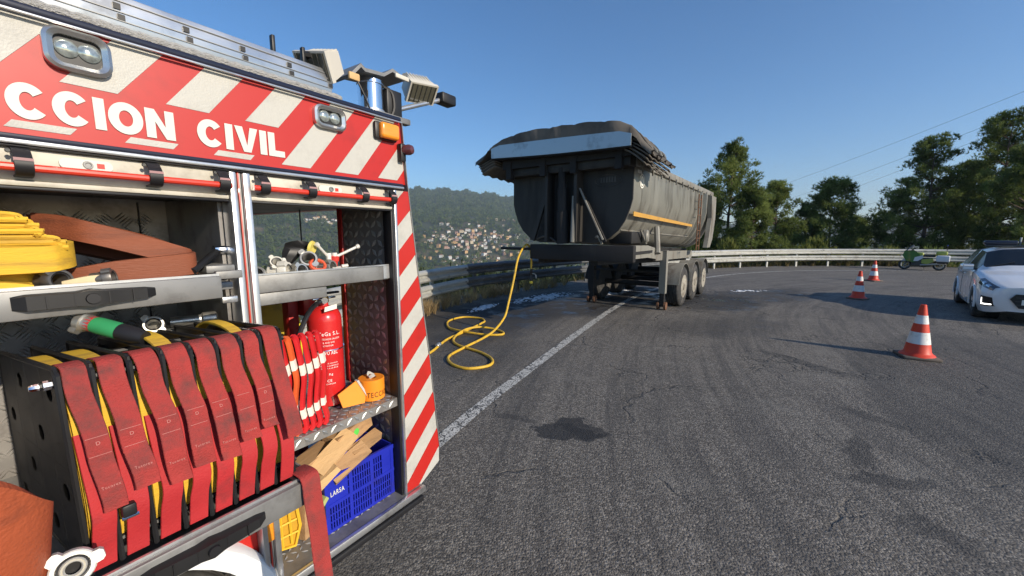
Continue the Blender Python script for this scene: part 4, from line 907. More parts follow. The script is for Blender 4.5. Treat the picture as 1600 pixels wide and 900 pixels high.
# ================================================================ police motorcycle
M_GREEN = mat('bike_green', (.035, .14, .02), .35, coat=.5); M_LIME = mat('bike_lime', (.30, .34, .06), .4, coat=.4); M_BWHITE = mat('bike_white', (.55, .57, .60), .35, coat=.4)
BF = Frame((22.0, 21.25, 0), 318)
bk = thing('motorcycle', 'green and white police motorcycle with panniers parked against the far barrier', 'motorcycle', BF, (0, 0, 0))
bk.scale = (.87, .87, .92)
def bwheel(x, r, w):
    ty = MB().lathe([(r * .66, -w / 2), (r * .9, -w / 2), (r, -w / 5), (r, w / 5), (r * .9, w / 2), (r * .66, w / 2)], (x, 0, r), (0, 1, 0), 26, cap=False).build('tyre', M_TYRE, bk)
    rm = MB().lathe([(r * .68, -w / 3), (r * .6, -w / 3), (r * .6, w / 3), (r * .68, w / 3)], (x, 0, r), (0, 1, 0), 26, cap=False).build('rim', M_GALV, ty)
    for k in range(5): a = k * 1.2566; MB().tube([(x, 0, r), (x + math.cos(a) * r * .62, 0, r + math.sin(a) * r * .62)], .02, 5).build('spoke', M_GALV, rm)
bwheel(.78, .30, .12); bwheel(-.72, .30, .17)
for y in (-.09, .09): MB().tube([(.78, y, .30), (.55, y, .95)], .03, 8).build('fork', M_BOLT, bk)
def plate(poly, y0, y1, nm, m, b=None): return MB().prism(poly, (0, y0, 0), (1, 0, 0), (0, 0, 1), (0, y1 - y0, 0)).build(nm, m, bk, None)
plate([(.98, .50), (.80, .66), (.62, .62), (.60, .52)], -.08, .08, 'front_mudguard', M_BWHITE)
for s_ in (-1, 1):
    plate([(.84, 1.10), (.92, .84), (.72, .52), (.42, .44), (.12, .60), (.16, .92), (.45, 1.14)], s_ * .16, s_ * .27, 'side_fairing', M_GREEN)
    plate([(.40, .52), (.36, .74), (.02, .86), (.0, .70), (.22, .52)], s_ * .17, s_ * .285, 'fairing_panel', M_BWHITE)
    plate([(.05, .40), (.05, .62), (-.42, .70), (-.46, .50), (-.2, .36)], s_ * .12, s_ * .22, 'side_cover', M_LIME)
    pn = MB().rbox(-1.12, -.55, s_ * .24 - (.0 if s_ > 0 else .22), s_ * .24 + (.22 if s_ > 0 else 0), .52, .86, .06, 3).build('pannier', M_BWHITE, bk)
    MB().rbox(-1.08, -.60, s_ * .24 - (.0 if s_ > 0 else .2), s_ * .24 + (.2 if s_ > 0 else 0), .42, .53, .03).build('pannier_base', M_BLACKP, pn)
    MB().tube([(.42, s_ * .1, 1.06), (.34, s_ * .36, 1.08)], .016, 6).build('handlebar', M_BLACKP, bk)
    mr = MB().tube([(.55, s_ * .2, 1.1), (.50, s_ * .42, 1.16)], .01, 5).build('mirror_stem', M_BLACKP, bk); MB().rbox(.48, .53, s_ * .47 - .08, s_ * .47 + .08, 1.1, 1.2, .02).build('mirror', M_BLACKP, mr)
    MB().tube([(.1, s_ * .15, .3), (-.5, s_ * .2, .36), (-.95, s_ * .22, .42)], [.035, .045, .06], 8).build('exhaust', M_GALV, bk)
MB().loft([[Vector((x, y, z)) for y, z in ((-w, z0), (-w * .9, z1), (0, z1 + .03), (w * .9, z1), (w, z0))] for x, w, z0, z1 in ((.86, .1, .84, .98), (.60, .24, .9, 1.1), (.40, .2, .9, 1.02))]).build('nose_fairing', M_GREEN, bk)
ws = MB().loft([[Vector((.84, -.22, 1.02)), Vector((.90, 0, 1.03)), Vector((.84, .22, 1.02))], [Vector((.46, -.27, 1.44)), Vector((.50, 0, 1.46)), Vector((.46, .27, 1.44))]], closed=False).build('windscreen', mat('tinted_screen', (.05, .06, .09), .1), bk)
sol = ws.modifiers.new('thickness', 'SOLIDIFY'); sol.thickness = .008
MB().rbox(.86, .90, -.1, .1, .80, .92, .02).build('headlamp', M_LAMP, bk)
MB().rbox(-.02, .42, -.15, .15, .78, 1.02, .09, 3).build('fuel_tank', M_LIME, bk)
MB().rbox(-.52, .02, -.14, .14, .76, .88, .05, 3).build('seat', M_BLACKP, bk)
MB().rbox(-.42, .50, -.17, .17, .22, .72, .07).build('engine', M_BOLT, bk)
MB().rbox(-1.0, -.52, -.2, .2, .88, 1.10, .07, 3).build('radio_box', M_LIME, bk)
MB().tube([(-.72, 0, .3), (-.15, 0, .42)], .05, 6).build('swing_arm', M_BOLT, bk)
MB().tube([(-.95, .05, 1.1), (-.95, .05, 1.42)], .012, 5).build('beacon_pole', M_BLACKP, bk); MB().rbox(-.98, -.92, .0, .1, 1.40, 1.46, .02).build('beacon', mat('blue_lens', (.02, .05, .3), .2), bk)
MB().tube([(-.05, .12, .3), (-.12, .34, .01)], .014, 5).build('side_stand', M_BOLT, bk)

# ================================================================ power lines
M_WIRE = mat('cable', (.03, .03, .035), .6)
for (a0, e0, a1, e1) in ((30.0, .078, 58, .262), (33.5, .066, 58, .237), (35, .052, 58, .225), (39, .045, 58, .15)):
    A = on_ground(a0, 420); A.z = CAM_H + e0 * 420; Bp = Vector((230 * math.sin(R(a1)), 230 * math.cos(R(a1)), CAM_H + e1 * 230)); pts = []
    for k in range(21):
        t = k / 20; p = A.lerp(Bp, t); p.z -= 4 * t * (1 - t) * 2.0; pts.append(p)
    solo('power_line', MB().tube(pts, .06, 5), M_WIRE, 'thin overhead power line crossing the sky above the pines', 'power line', WORLD, tuple(A), 'overhead power lines')
# ================================================================ rescue truck (local: x along the side towards the tail, y into the body, z up)
FT = Frame((-1.3062, .7395, 0), 34.187)
M_RED = mat('truck_red', (.44, .017, .012), .42, coat=.1, var=.05, vscale=3, dirt=(.30, .016, .012), dscale=5, damt=.3)
M_REFW = mat('reflective_white', (.46, .45, .41), .5, var=.06, vscale=60, dirt=(.36, .35, .32), dscale=6, damt=.35, bump=.15, bscale=220)
M_LET = mat('letter_white', (.60, .59, .54), .5, var=.04, vscale=30)
M_ALU = mat('aluminium', (.62, .63, .64), .34, .85, var=.15, vscale=9, dirt=(.30, .29, .28), dscale=7, damt=.3)
M_ALUD = mat('dull_aluminium', (.24, .24, .235), .5, .45, var=.3, vscale=7, dirt=(.14, .135, .13), dscale=9, damt=.4)
M_PLATE = mat('chequer_plate', (.30, .285, .27), .42, .5, var=.25, vscale=5, dirt=(.11, .095, .085), dscale=6, damt=.45)
M_RELIEF = mat('highlit_worn_bars', (.50, .485, .46), .38, .55, var=.3, vscale=6, dirt=(.20, .17, .15), dscale=7, damt=.4)  # worn bars of the same plate, coloured brighter to paint in their glint
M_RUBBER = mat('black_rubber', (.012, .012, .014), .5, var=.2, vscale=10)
M_NAVY = mat('dark_moulding', (.012, .014, .03), .3, coat=.3)
M_SHUT = mat('shutter_white', (.52, .49, .41), .45, var=.05, vscale=8, dirt=(.33, .30, .24), dscale=9, damt=.4)
M_BARR = mat('red_bar', (.58, .04, .02), .35, coat=.3)
M_GREYT = mat('knurled_grey', (.42, .41, .39), .6, .2, var=.1, vscale=20, bump=1.0, bscale=120, stretch=(1, 1, 3))
M_REDIN = mat('red_frame', (.42, .02, .018), .4, var=.1, vscale=5)
M_PRINT = mat('grey_print', (.35, .2, .2), .7)
X, Y, Z = (1, 0, 0), (0, 1, 0), (0, 0, 1)
def clip_poly(subj, clip):
    out = subj
    for i in range(len(clip)):
        a, b = clip[i], clip[(i + 1) % len(clip)]; inp, out = out, []
        ins = lambda p: (b[0] - a[0]) * (p[1] - a[1]) - (b[1] - a[1]) * (p[0] - a[0]) >= 0
        for k in range(len(inp)):
            p, q = inp[k], inp[(k + 1) % len(inp)]
            if ins(p) != ins(q):
                d1 = (b[0] - a[0]) * (p[1] - a[1]) - (b[1] - a[1]) * (p[0] - a[0]); d2 = (b[0] - a[0]) * (q[1] - a[1]) - (b[1] - a[1]) * (q[0] - a[0]); t = d1 / (d1 - d2); x = (p[0] + (q[0] - p[0]) * t, p[1] + (q[1] - p[1]) * t)
                out += [p, x] if ins(p) else [x]
            elif ins(p): out.append(p)
        if not out: return []
    return out
tk = thing('rescue_truck', 'red and white striped civil protection truck with its side lockers open', 'truck', FT, (0, 0, 0))
U0, U1, WD = -2.2, 1.45, 2.3
# shell
MB().box(U0, 1.40, .03, WD, 2.385, 2.42).build('roof', M_ALUD, tk)
band = [(U0, 2.13), (1.427, 2.13), (1.405, 2.408), (U0, 2.408)]
MB().prism(band, (0, 0, 0), X, Z, (0, .03, 0)).build('side_band', M_RED, tk, None)
ul = lambda k, z: 1.074 + .2045 * k + (z - 2.408) * .79
edge_u = lambda z: 1.427 - (z - 2.13) * .079 - .002
for k in range(-14, 3):
    for z0, z1 in (((2.146, 2.404),) if k >= 0 else ((2.27, 2.404), (2.146, 2.163))):
        pl = [(ul(k, z0), z0), (ul(k, z0) + .104, z0), (ul(k, z1) + .104, z1), (ul(k, z1), z1)]
        pl = clip_poly(pl, [(U0, 2.0), (edge_u(2.0), 2.0), (edge_u(2.5), 2.5), (U0, 2.5)])
        if len(pl) > 2: MB().prism(pl, (0, -.0015, 0), X, Z, (0, .0025, 0)).build('white_stripe', M_REFW, tk, None)
for tx, a, b in (('PROTE', -.06, .246), ('CCION', .262, .570), ('CIVIL', .624, .880)):
    bold_text(tx, a, b, 2.170, 2.249, -.003).build('lettering', M_LET, tk, None)
MB().rbox(U0, 1.40, -.022, .04, 2.405, 2.424, .006).build('top_moulding', M_NAVY, tk)
MB().rbox(U0, 1.40, -.026, -.018, 2.398, 2.404, .002).build('chrome_strip', M_ALU, tk)
kn = MB(); pts = [(U0 + (1.12 - U0) * k / 260, .012 + .0022 * math.cos(k * 2.1), 2.437 + .0022 * math.sin(k * 2.1)) for k in range(261)]
kn.tube(pts, .013, 8).build('roof_edge_trim', M_GREYT, tk)
for z0, z1, y0, m in ((2.118, 2.130, -.020, M_NAVY), (2.106, 2.117, -.026, M_ALU), (2.100, 2.1055, -.018, M_RUBBER)): MB().rbox(U0, 1.40, y0, .02, z0, z1, .003).build('gutter', m, tk)
def roundrect(x0, x1, z0, z1, r, n=6, skew=0.0):
    out = []
    for cx, cz, a0 in ((x1 - r, z0 + r, -90), (x1 - r, z1 - r, 0), (x0 + r, z1 - r, 90), (x0 + r, z0 + r, 180)):
        for k in range(n + 1): a = R(a0 + 90 * k / n); out.append((cx + r * math.cos(a), cz + r * math.sin(a)))
    return out
M_BEZ = mat('satin_chrome', (.62, .62, .60), .3, .9, var=.1, vscale=20)
def bezel(u0, u1, z0, z1, r=.03, d=.024):
    o = roundrect(u0, u1, z0, z1, r); i = roundrect(u0 + .018, u1 - .018, z0 + .016, z1 - .016, r * .55); n = len(o)
    mid_ = [((a[0] * .6 + b[0] * .4), (a[1] * .6 + b[1] * .4)) for a, b in zip(o, i)]
    rings = [[Vector((x, 0, z)) for x, z in o], [Vector((x, -d * .8, z)) for x, z in o], [Vector((x, -d, z)) for x, z in mid_], [Vector((x, -d * .7, z)) for x, z in i], [Vector((x, -.003, z)) for x, z in i]]
    lt = MB().loft(rings, cap=False).build('work_light_bezel', M_BEZ, tk, 50)
    MB().prism(roundrect(u0 + .016, u1 - .016, z0 + .014, z1 - .014, r * .5), (0, -.006, 0), X, Z, (0, .006, 0)).build('lamp_reflector', M_BLACKP, lt, None)
    for c in (.34, .67):
        cu = u0 + (u1 - u0) * c; cz = (z0 + z1) / 2 + .004
        MB().lathe([(.022, 0), (.021, .004), (.016, .008), (.008, .0105), (.0, .011)], (cu, -.006, cz), (0, -1, 0), 20, cap=False).build('led_lens', M_LED, lt)
    return lt
M_LED = mat('led_lens', (.40, .44, .42), .12, .6, coat=1.0, var=.7, vscale=110)
bezel(.330, .449, 2.298, 2.396); bezel(.992, 1.121, 2.302, 2.386, .028)
M_AMB = mat('amber_glass', (.80, .28, .02), .2, coat=.8, var=.2, vscale=60, stretch=(.3, 1, 3))
am = MB().rbox(1.258, 1.376, -.02, .0, 2.308, 2.384, .01).build('marker_lamp_base', M_BLACKP, tk); MB().rbox(1.275, 1.372, -.045, -.012, 2.314, 2.380, .012, 3).build('amber_lens', M_AMB, am)
mk = MB().rbox(1.385, 1.415, -.03, 0, 2.23, 2.31, .006).build('side_marker_bracket', M_BLACKP, tk); MB().lathe([(.022, 0), (.024, .03), (.018, .045), (.006, .05)], (1.408, -.02, 2.283), (.35, -1, 0), 16).build('side_marker_lens', mat('clear_red', (.10, .03, .035), .2, coat=.6), mk)
# locker heads: shutter box, red bar in straps, lock
for a, b in ((-.35, .688), (.752, 1.334)):
    MB().rbox(a, b, -.004, .05, 2.026, 2.10, .004).build('shutter_head', M_SHUT, tk)
    MB().rbox(a, b, -.016, .05, 2.012, 2.025, .003).build('shutter_edge', M_SHUT, tk); MB().rbox(a, b, -.012, .05, 2.004, 2.0115, .002).build('shutter_seal', M_RUBBER, tk)
    MB().tube([(a + .0, -.040, 2.052), (b - .0, -.040, 2.052)], .0095, 10).build('shutter_bar', M_BARR, tk)
    for cu in (-.1, .270, .503, .668, .785, .947, 1.173, 1.318):
        if not a < cu < b: continue
        st = MB().ribbon(spline([(cu, -.008, 2.098), (cu, -.03, 2.092), (cu, -.052, 2.07), (cu, -.054, 2.05), (cu, -.04, 2.036), (cu, -.01, 2.034)], 4), (.030, 0, 0), .005).build('bar_strap', M_RUBBER, tk)
        MB().box(cu - .015, cu + .015, -.0565, -.054, 2.064, 2.072).build('strap_print', M_PRINT, st)
        MB().lathe([(.005, 0), (.004, .006)], (cu - .019, -.03, 2.088), (0, -1, 0), 8).build('strap_stud', M_BOLT, st)
    lu = .378 if a < 0 else 1.043
    lk = MB().prism(roundrect(lu - .048, lu + .048, 2.062, 2.088, .0125), (0, -.010, 0), X, Z, (0, .007, 0)).build('lock_plate', M_LET, tk, None)
    MB().lathe([(.010, 0), (.009, .004), (.006, .004), (.005, .001)], (lu + .002, -.010, 2.075), (0, -1, 0), 16).build('lock_cylinder', M_ALUD, lk)
    MB().box(lu + .018, lu + .032, -.0115, -.0098, 2.069, 2.081).build('lock_indicator', M_BARR, lk)
# door posts
for u0, u1, y0, m in ((.690, .708, -.026, M_ALU), (.709, .716, -.012, M_ALUD), (.7165, .7205, -.016, M_BARR), (.721, .728, -.012, M_ALUD), (.729, .750, -.026, M_ALU)): MB().rbox(u0, u1, y0, .05, .60, 2.098, .003).build('door_post', m, tk)
MB().rbox(.688, .750, -.010, .06, .45, .599, .004).build('post_foot', M_RED, tk)
for u0, u1, y0, m in ((1.330, 1.340, -.010, M_RUBBER), (1.341, 1.354, -.024, M_ALU), (1.3545, 1.359, -.010, M_RUBBER)): MB().rbox(u0, u1, y0, .05, .60, 2.098, .002).build('door_frame', m, tk)
# striped tail panel
pan = [(1.360, .585), (1.435, .585), (1.588, .66), (1.590, .73), (1.537, 1.255), (1.476, 1.70), (1.430, 2.098), (1.360, 2.098)]
MB().prism(pan, (0, -.012, 0), X, Z, (0, .03, 0)).build('tail_panel', M_REFW, tk, None)
for k in range(-1, 9):
    zb_ = .585 + .235 * k - .06; q = [(1.36, zb_), (1.60, zb_ + .235), (1.60, zb_ + .235 + .118), (1.36, zb_ + .118)]
    pl = clip_poly(pan, q)
    if len(pl) > 2: MB().prism(pl, (0, -.0145, 0), X, Z, (0, .0028, 0)).build('red_stripe', M_RED, tk, None)
MB().prism([(1.592, .73), (1.596, .73), (1.543, 1.255), (1.482, 1.70), (1.431, 2.13), (1.409, 2.408), (1.405, 2.408), (1.427, 2.13), (1.476, 1.70), (1.537, 1.255)], (0, -.016, 0), X, Z, (0, .036, 0)).build('tail_edge_trim', M_ALUD, tk, None)
# body walls
MB().box(1.362, 1.425, .019, .43, .60, 2.10).build('tail_column', M_RED, tk)
MB().box(1.345, 1.361, .03, .392, .60, 2.10).build('tail_column_lining', M_PLATE, tk)
tl = MB(); tread(tl, (1.3448, .03, .62), Y, Z, (-1, 0, 0), .36, 1.40, .045, .050, .024, .005); tl.build('chequer_relief', M_RELIEF, tk, 60, kind='stuff')
MB().rbox(1.338, 1.362, .393, .431, .60, 2.10, .004).build('tail_column_edge', M_REDIN, tk)
MB().box(1.362, 1.45, 1.95, WD, .60, 2.10).build('tail_column', M_RED, tk)
MB().box(1.345, 1.42, .431, 1.949, 2.03, 2.384).build('tail_header', M_RED, tk)
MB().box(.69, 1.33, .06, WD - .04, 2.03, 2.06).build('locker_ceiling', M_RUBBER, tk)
MB().box(U0, 1.45, WD - .03, WD, .6, 2.384).build('far_side_wall', M_RED, tk)
MB().box(.693, .745, .06, WD - .04, .6, 2.029).build('bulkhead', M_PLATE, tk)
MB().box(.745, 1.45, -.03, WD, .565, .60).build('tail_floor', M_ALUD, tk)
tf = MB(); tread(tf, (.76, .03, .601), X, Y, (0, 0, 1), .55, .36, .03, .028, .012, .003); tf.build('floor_chequer_relief', M_RELIEF, tk, 60, kind='stuff')
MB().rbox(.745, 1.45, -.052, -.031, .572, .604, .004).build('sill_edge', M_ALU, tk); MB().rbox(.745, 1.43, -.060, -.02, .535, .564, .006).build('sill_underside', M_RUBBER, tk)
MB().box(U0, .69, .56, .60, 1.05, 2.03).build('locker_back', M_PLATE, tk)
tb = MB(); tread(tb, (-.3, .5595, 1.10), X, Z, (0, -1, 0), .98, .9, .055, .050, .0062, .0032, bars=5); tb.build('chequer_relief', M_RELIEF, tk, 60, kind='stuff')
MB().box(.594, .597, .548, .5595, 1.08, 2.02).build('panel_joint', M_RUBBER, tk)
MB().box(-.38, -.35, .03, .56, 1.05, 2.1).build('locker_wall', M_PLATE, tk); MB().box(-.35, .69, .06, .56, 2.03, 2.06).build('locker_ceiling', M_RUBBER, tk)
MB().box(.680, .6925, .06, .559, 1.05, 2.029).build('locker_wall', M_PLATE, tk)
MB().box(-.35, .688, .0, .56, 1.03, 1.06).build('locker_floor', M_ALUD, tk)
tb = MB(); tread(tb, (-.3, .02, 1.061), X, Y, (0, 0, 1), .95, .5, .05, .046, .0055, .0022, bars=5); tb.build('floor_chequer_relief', M_RELIEF, tk, 60, kind='stuff')
MB().box(U0, -.38, .0, .03, 1.05, 2.1).build('closed_shutter', M_SHUT, tk)
WC, WR = (.22, .46), .535
arch = [(WC[0] + WR * math.cos(R(a)), WC[1] + WR * math.sin(R(a))) for a in range(176, -1, -8)]
sk = [(U0, .5), (WC[0] - WR, .5)] + [p for p in arch if p[1] > .5] + [(.688, .5), (.688, 1.03), (U0, 1.03)]
MB().prism(sk, (0, .02, 0), X, Z, (0, .03, 0)).build('lower_panel', M_RED, tk, None)
rg = []
for a in range(0, 181, 8):
    d = Vector((math.cos(R(a)), 0, math.sin(R(a)))); c = Vector((WC[0], 0, WC[1])); rg.append([c + d * .47 + Vector((0, -.03, 0)), c + d * .53 + Vector((0, -.035, 0)), c + d * .545 + Vector((0, -.01, 0)), c + d * .545 + Vector((0, .30, 0)), c + d * .53 + Vector((0, .30, 0)), c + d * .47 + Vector((0, -.015, 0))])
MB().loft(rg).build('wheel_arch', mat('arch_white', (.76, .77, .77), .3, coat=.4), tk)
truck_wheel(tk, WC[0], .02, 1, .44, .26, M_ALUD)
MB().rbox(.70, .745, -.018, .0, .775, .88, .006).build('side_reflector', M_AMB, tk)
MB().box(U0, 1.3, .5, 1.8, .36, .56).build('chassis', M_RUBBER, tk)
truck_wheel(tk, WC[0], WD - .02, -1, .44, .26, M_ALUD)
# locker trays and shelf
def tray_front(nm, u0, u1, y0, z0, z1, m=M_ALUD): return MB().rbox(u0, u1, y0, y0 + .018, z0, z1, .004).build(nm, m, tk)
t1 = tray_front('pull_out_tray', -.34, .605, -.130, 1.712, 1.778)
MB().box(-.34, .60, -.112, .5, 1.716, 1.722).build('tray_floor', M_ALUD, t1)
MB().box(-.34, .605, -.114, -.109, 1.776, 1.784).build('tray_lip', M_ALU, t1)
def handle(u0, u1, y, zc, par):
    h = MB().loft([[Vector((u, y - d, zc - hh)), Vector((u, y - d, zc + hh)), Vector((u, y, zc + hh + .003)), Vector((u, y, zc - hh - .003))] for u, d, hh in ((u0, .004, .012), (u0 + .02, .02, .016), (u0 + .4 * (u1 - u0), .026, .015), (u0 + .5 * (u1 - u0), .03, .019), (u0 + .6 * (u1 - u0), .026, .015), (u1 - .02, .02, .012), (u1, .004, .008))]).build('tray_handle', M_BLACKP, par)
    MB().lathe([(.013, 0), (.012, .006)], ((u0 + u1) / 2, y - .030, zc), (0, -1, 0), 14).build('handle_button', M_RUBBER, h)
    for f in (.2, .38, .62, .8): MB().box(u0 + f * (u1 - u0) - .001, u0 + f * (u1 - u0) + .001, y - .027, y - .02, zc - .014, zc + .014).build('handle_rib', M_RUBBER, h)
handle(.212, .452, -.130, 1.750, t1)
for z, u in ((1.79, .64), (1.735, .63)):
    MB().rbox(u - .035, u + .045, -.02, .4, z - .012, z + .012, .004).build('tray_runner', M_ALUD, tk)
lt = MB().rbox(.60, .672, -.105, -.085, 1.765, 1.79, .004).build('tray_latch', M_ALUD, tk); MB().tube([(.56, -.05, 1.79), (.675, .06, 1.853)], .011, 8).build('latch_arm', M_BLACKP, lt); MB().lathe([(.014, -.02), (.014, .02)], (.675, .05, 1.85), (1, 0, 0), 10).build('latch_bolt', M_CHROME, lt)
MB().rbox(.612, .655, -.10, -.08, 1.69, 1.71, .004).build('tray_stop', M_ALU, tk)
t2 = tray_front('hose_rack_tray', -.34, .690, -.425, 1.135, 1.205)
MB().box(-.34, .688, -.407, .45, 1.138, 1.146).build('tray_floor', M_ALUD, t2); MB().box(-.34, .69, -.409, -.402, 1.204, 1.212).build('tray_lip', M_ALU, t2)
MB().box(.676, .690, -.406, .45, 1.147, 1.205).build('tray_side', M_ALUD, t2); MB().box(.63, .676, -.406, .40, 1.147, 1.215).build('rack_pad', M_RUBBER, t2)
handle(.30, .545, -.425, 1.170, t2)
t3 = tray_front('tool_tray', .754, 1.328, .02, 1.692, 1.758)
MB().box(.754, 1.328, .038, .45, 1.695, 1.702).build('tray_floor', M_ALUD, t3); MB().box(.754, 1.328, .016, .021, 1.756, 1.762).build('tray_lip', M_ALU, t3); MB().rbox(.754, 1.025, .03, .05, 1.645, 1.690, .004).build('tray_slide', M_ALUD, t3)
MB().box(1.296, 1.328, .016, .02, 1.697, 1.755).build('tray_corner', M_ALU, t3)
sh = MB().box(.753, 1.330, .0, .42, 1.072, 1.114).build('shelf', M_PLATE, tk)
tb = MB(); tread(tb, (.757, -.0005, 1.075), X, Z, (0, -1, 0), .57, .04, .037, .038, .016, .003); tread(tb, (.757, .0, 1.1145), X, Y, (0, 0, 1), .57, .41, .03, .027, .010, .003); tb.build('shelf_chequer_relief', mat('bright_chequer', (.52, .52, .51), .4, .8, var=.2, vscale=9), sh, 60, kind='stuff')
# frame of the pump bay behind
MB().rbox(.75, 1.10, .46, .50, 1.605, 1.655, .004).build('bay_beam', M_REDIN, tk); MB().rbox(1.075, 1.125, .46, .52, .6, 1.655, .004).build('bay_post', M_REDIN, tk); MB().rbox(1.13, 1.19, .42, .50, 1.50, 1.60, .004).build('bay_bracket', M_RED, tk)
MB().rbox(.75, .80, 1.2, 1.25, .6, 2.03, .004).build('bay_post', M_REDIN, tk)

# roof ladder
ld = thing('ladder', 'aluminium ladder lying on its side along the truck roof', 'ladder', FT, (0, .05, 2.42))
MB().rbox(U0, 1.10, .03, .055, 2.452, 2.538, .004).build('stile', M_ALU, ld)
for z in (2.470, 2.492, 2.520): MB().box(U0, 1.10, .0265, .031, z, z + .002).build('stile_groove', M_ALUD, ld)
MB().rbox(U0, 1.10, .40, .425, 2.452, 2.538, .004).build('stile', M_ALU, ld)
for k in range(-9, 5):
    for z in (2.506, 2.480):
        u = .482 + .151 * k + (.007 if z < 2.5 else 0); r_ = MB().box(u - .008, u + .008, .035, .42, z - .008, z + .008).build('rung', M_ALUD, ld)
        fr_ = MB().box(u - .0075, u + .0075, .0262, .034, z - .0075, z + .0075).build('rung_hole_shade', M_RUBBER, r_)  # black box paints the shade inside each open rung end
for u, z in ((.897, 2.60), (1.005, 2.598)): MB().rbox(u - .006, u + .006, .05, .07, 2.535, z, .003).build('ladder_clamp', M_BLACKP, ld)
MB().tube(spline([(1.005, .06, 2.575), (1.04, .06, 2.582), (1.09, .06, 2.60), (1.10, .07, 2.59)], 4), .012, 6).build('clamp_lever', M_BLACKP, ld)

# light mast with two floodlights
ms = thing('light_mast', 'folded mast with two finned floodlights on the tail of the truck roof', 'light mast', FT, (1.36, .14, 2.42))
MB().lathe([(.056, 0), (.056, .16), (.06, .162), (.06, .178), (.05, .18)], (1.362, .14, 2.42), Z, 28).build('mast_tube', M_CHROME, ms)
MB().lathe([(.062, .0), (.062, .02), (.057, .022)], (1.362, .14, 2.45), Z, 28).build('mast_collar', M_ALU, ms)
M_CREAM = mat('floodlight_housing', (.56, .53, .46), .5, var=.06, vscale=12)
M_FGL = mat('flood_glass', (.09, .085, .06), .12, coat=.8)
pl = [(1.205, 2.565), (1.262, 2.632), (1.285, 2.618), (1.372, 2.630), (1.43, 2.672), (1.505, 2.645), (1.445, 2.612), (1.30, 2.59)]
MB().prism([(1.20, 2.565), (1.26, 2.628), (1.28, 2.615), (1.38, 2.625), (1.43, 2.66), (1.51, 2.640), (1.505, 2.628), (1.43, 2.645), (1.38, 2.61), (1.28, 2.60), (1.26, 2.612), (1.21, 2.555)], (0, .06, 0), X, Z, (0, .16, 0)).build('head_plate', M_ALUD, ms, None)
MB().rbox(1.195, 1.245, .05, .065, 2.545, 2.575, .004).build('knuckle', mat('wood_tan', (.55, .36, .16), .6), ms); MB().rbox(1.44, 1.52, .05, .062, 2.625, 2.645, .004).build('knuckle', M_CREAM, ms)
def flood(c, ax, up, sx, sy, d, nm):
    """c = centre of the glass, ax = facing direction"""
    ax = Vector(ax).normalized(); up = (Vector(up) - ax * Vector(up).dot(ax)).normalized(); rt = up.cross(ax); M = Matrix((rt, up, ax)).transposed().to_4x4(); M.translation = Vector(c)
    b = MB(); b.loft([[M @ Vector((x * sx * k, y * sy * k, z)) for x, y in ((-.5, -.5), (.5, -.5), (.5, .5), (-.5, .5))] for k, z in ((1.06, .006), (1.06, -.014), (.98, -.016), (.78, -d), )]); h = b.build('floodlight', M_CREAM, ms)
    MB().box(-.47 * sx, .47 * sx, -.46 * sy, .46 * sy, .004, .0075, M).build('flood_glass', M_FGL, h)
    for i in range(7):
        f = (i / 6 - .5) * .74 * sx
        MB().loft([[M @ Vector((f - .0025, y, z)), M @ Vector((f + .0025, y, z))][::1] + [M @ Vector((f + .0025, y, z - .007)), M @ Vector((f - .0025, y, z - .007))] for y, z in ((-.40 * sy, -d * .98), (.40 * sy, -d * .98))]).build('cooling_fin', M_CREAM, h)
        MB().box(f - .0025, f + .0025, .40 * sy, .47 * sy, -d, -.02, M).build('cooling_fin', M_CREAM, h)
    for i in range(6): f = (i / 5 - .5) * .86 * sx; MB().box(f - .001, f + .001, -.46 * sy, .46 * sy, .0076, .011, M).build('grille_wire', M_BOLT, h)
    return h
flood((1.055, .075, 2.548), (-.84, -.22, -.50), (-.40, -.25, .88), .14, .105, .095, 0)
flood((1.648, .10, 2.618), (-.12, -.72, -.70), (-.2, -.6, .75), .15, .10, .10, 1)
MB().tube([(1.50, .06, 2.648), (1.56, .12, 2.67)], .014, 8).build('flood_arm', M_ALUD, ms)
MB().rbox(1.425, 1.515, .10, .19, 2.462, 2.585, .008).build('motor_box', M_BLACKP, ms); MB().tube(spline([(1.40, .12, 2.59), (1.45, .10, 2.57), (1.46, .095, 2.50), (1.44, .1, 2.45)], 4), .008, 6).build('cable', M_RUBBER, ms)
MB().tube(spline([(1.23, .06, 2.56), (1.26, .05, 2.50), (1.29, .05, 2.44)], 4), .004, 5).build('cable', M_RUBBER, ms)
rl = MB().rbox(1.30, 1.52, .05, .09, 2.425, 2.452, .004).build('mast_foot', M_ALUD, ms)
cr_ = MB().tube([(1.515, .12, 2.512), (1.80, .12, 2.630)], .012, 10).build('camera_arm', M_ALU, ms); MB().rbox(1.785, 1.895, .085, .155, 2.612, 2.668, .01, M=None).build('rear_camera', M_BLACKP, cr_)
# ================================================================ gear in the lockers
G1 = random.Random(3)
M_YEL = mat('yellow_canvas', (.66, .40, .03), .75, var=.15, vscale=14, dirt=(.34, .2, .04), dscale=10, damt=.35, bump=.25, bscale=160, stretch=(.3, 1, 3))
M_BRN = mat('brown_hose', (.22, .062, .026), .65, var=.18, vscale=10, dirt=(.11, .036, .02), dscale=9, damt=.4, bump=.3, bscale=170, stretch=(.2, 1, 3))
M_ORG = mat('orange_hose', (.36, .078, .03), .6, var=.16, vscale=9, dirt=(.17, .045, .024), dscale=8, damt=.35, bump=.25, bscale=150)
M_STRAP = mat('red_webbing', (.33, .036, .032), .85, var=.3, vscale=18, dirt=(.15, .04, .036), dscale=14, damt=.55, bump=.5, bscale=260)
M_STRAP2 = mat('bright_webbing', (.40, .02, .024), .7, var=.15, vscale=14, dirt=(.22, .022, .024), dscale=12, damt=.3, bump=.2, bscale=240)
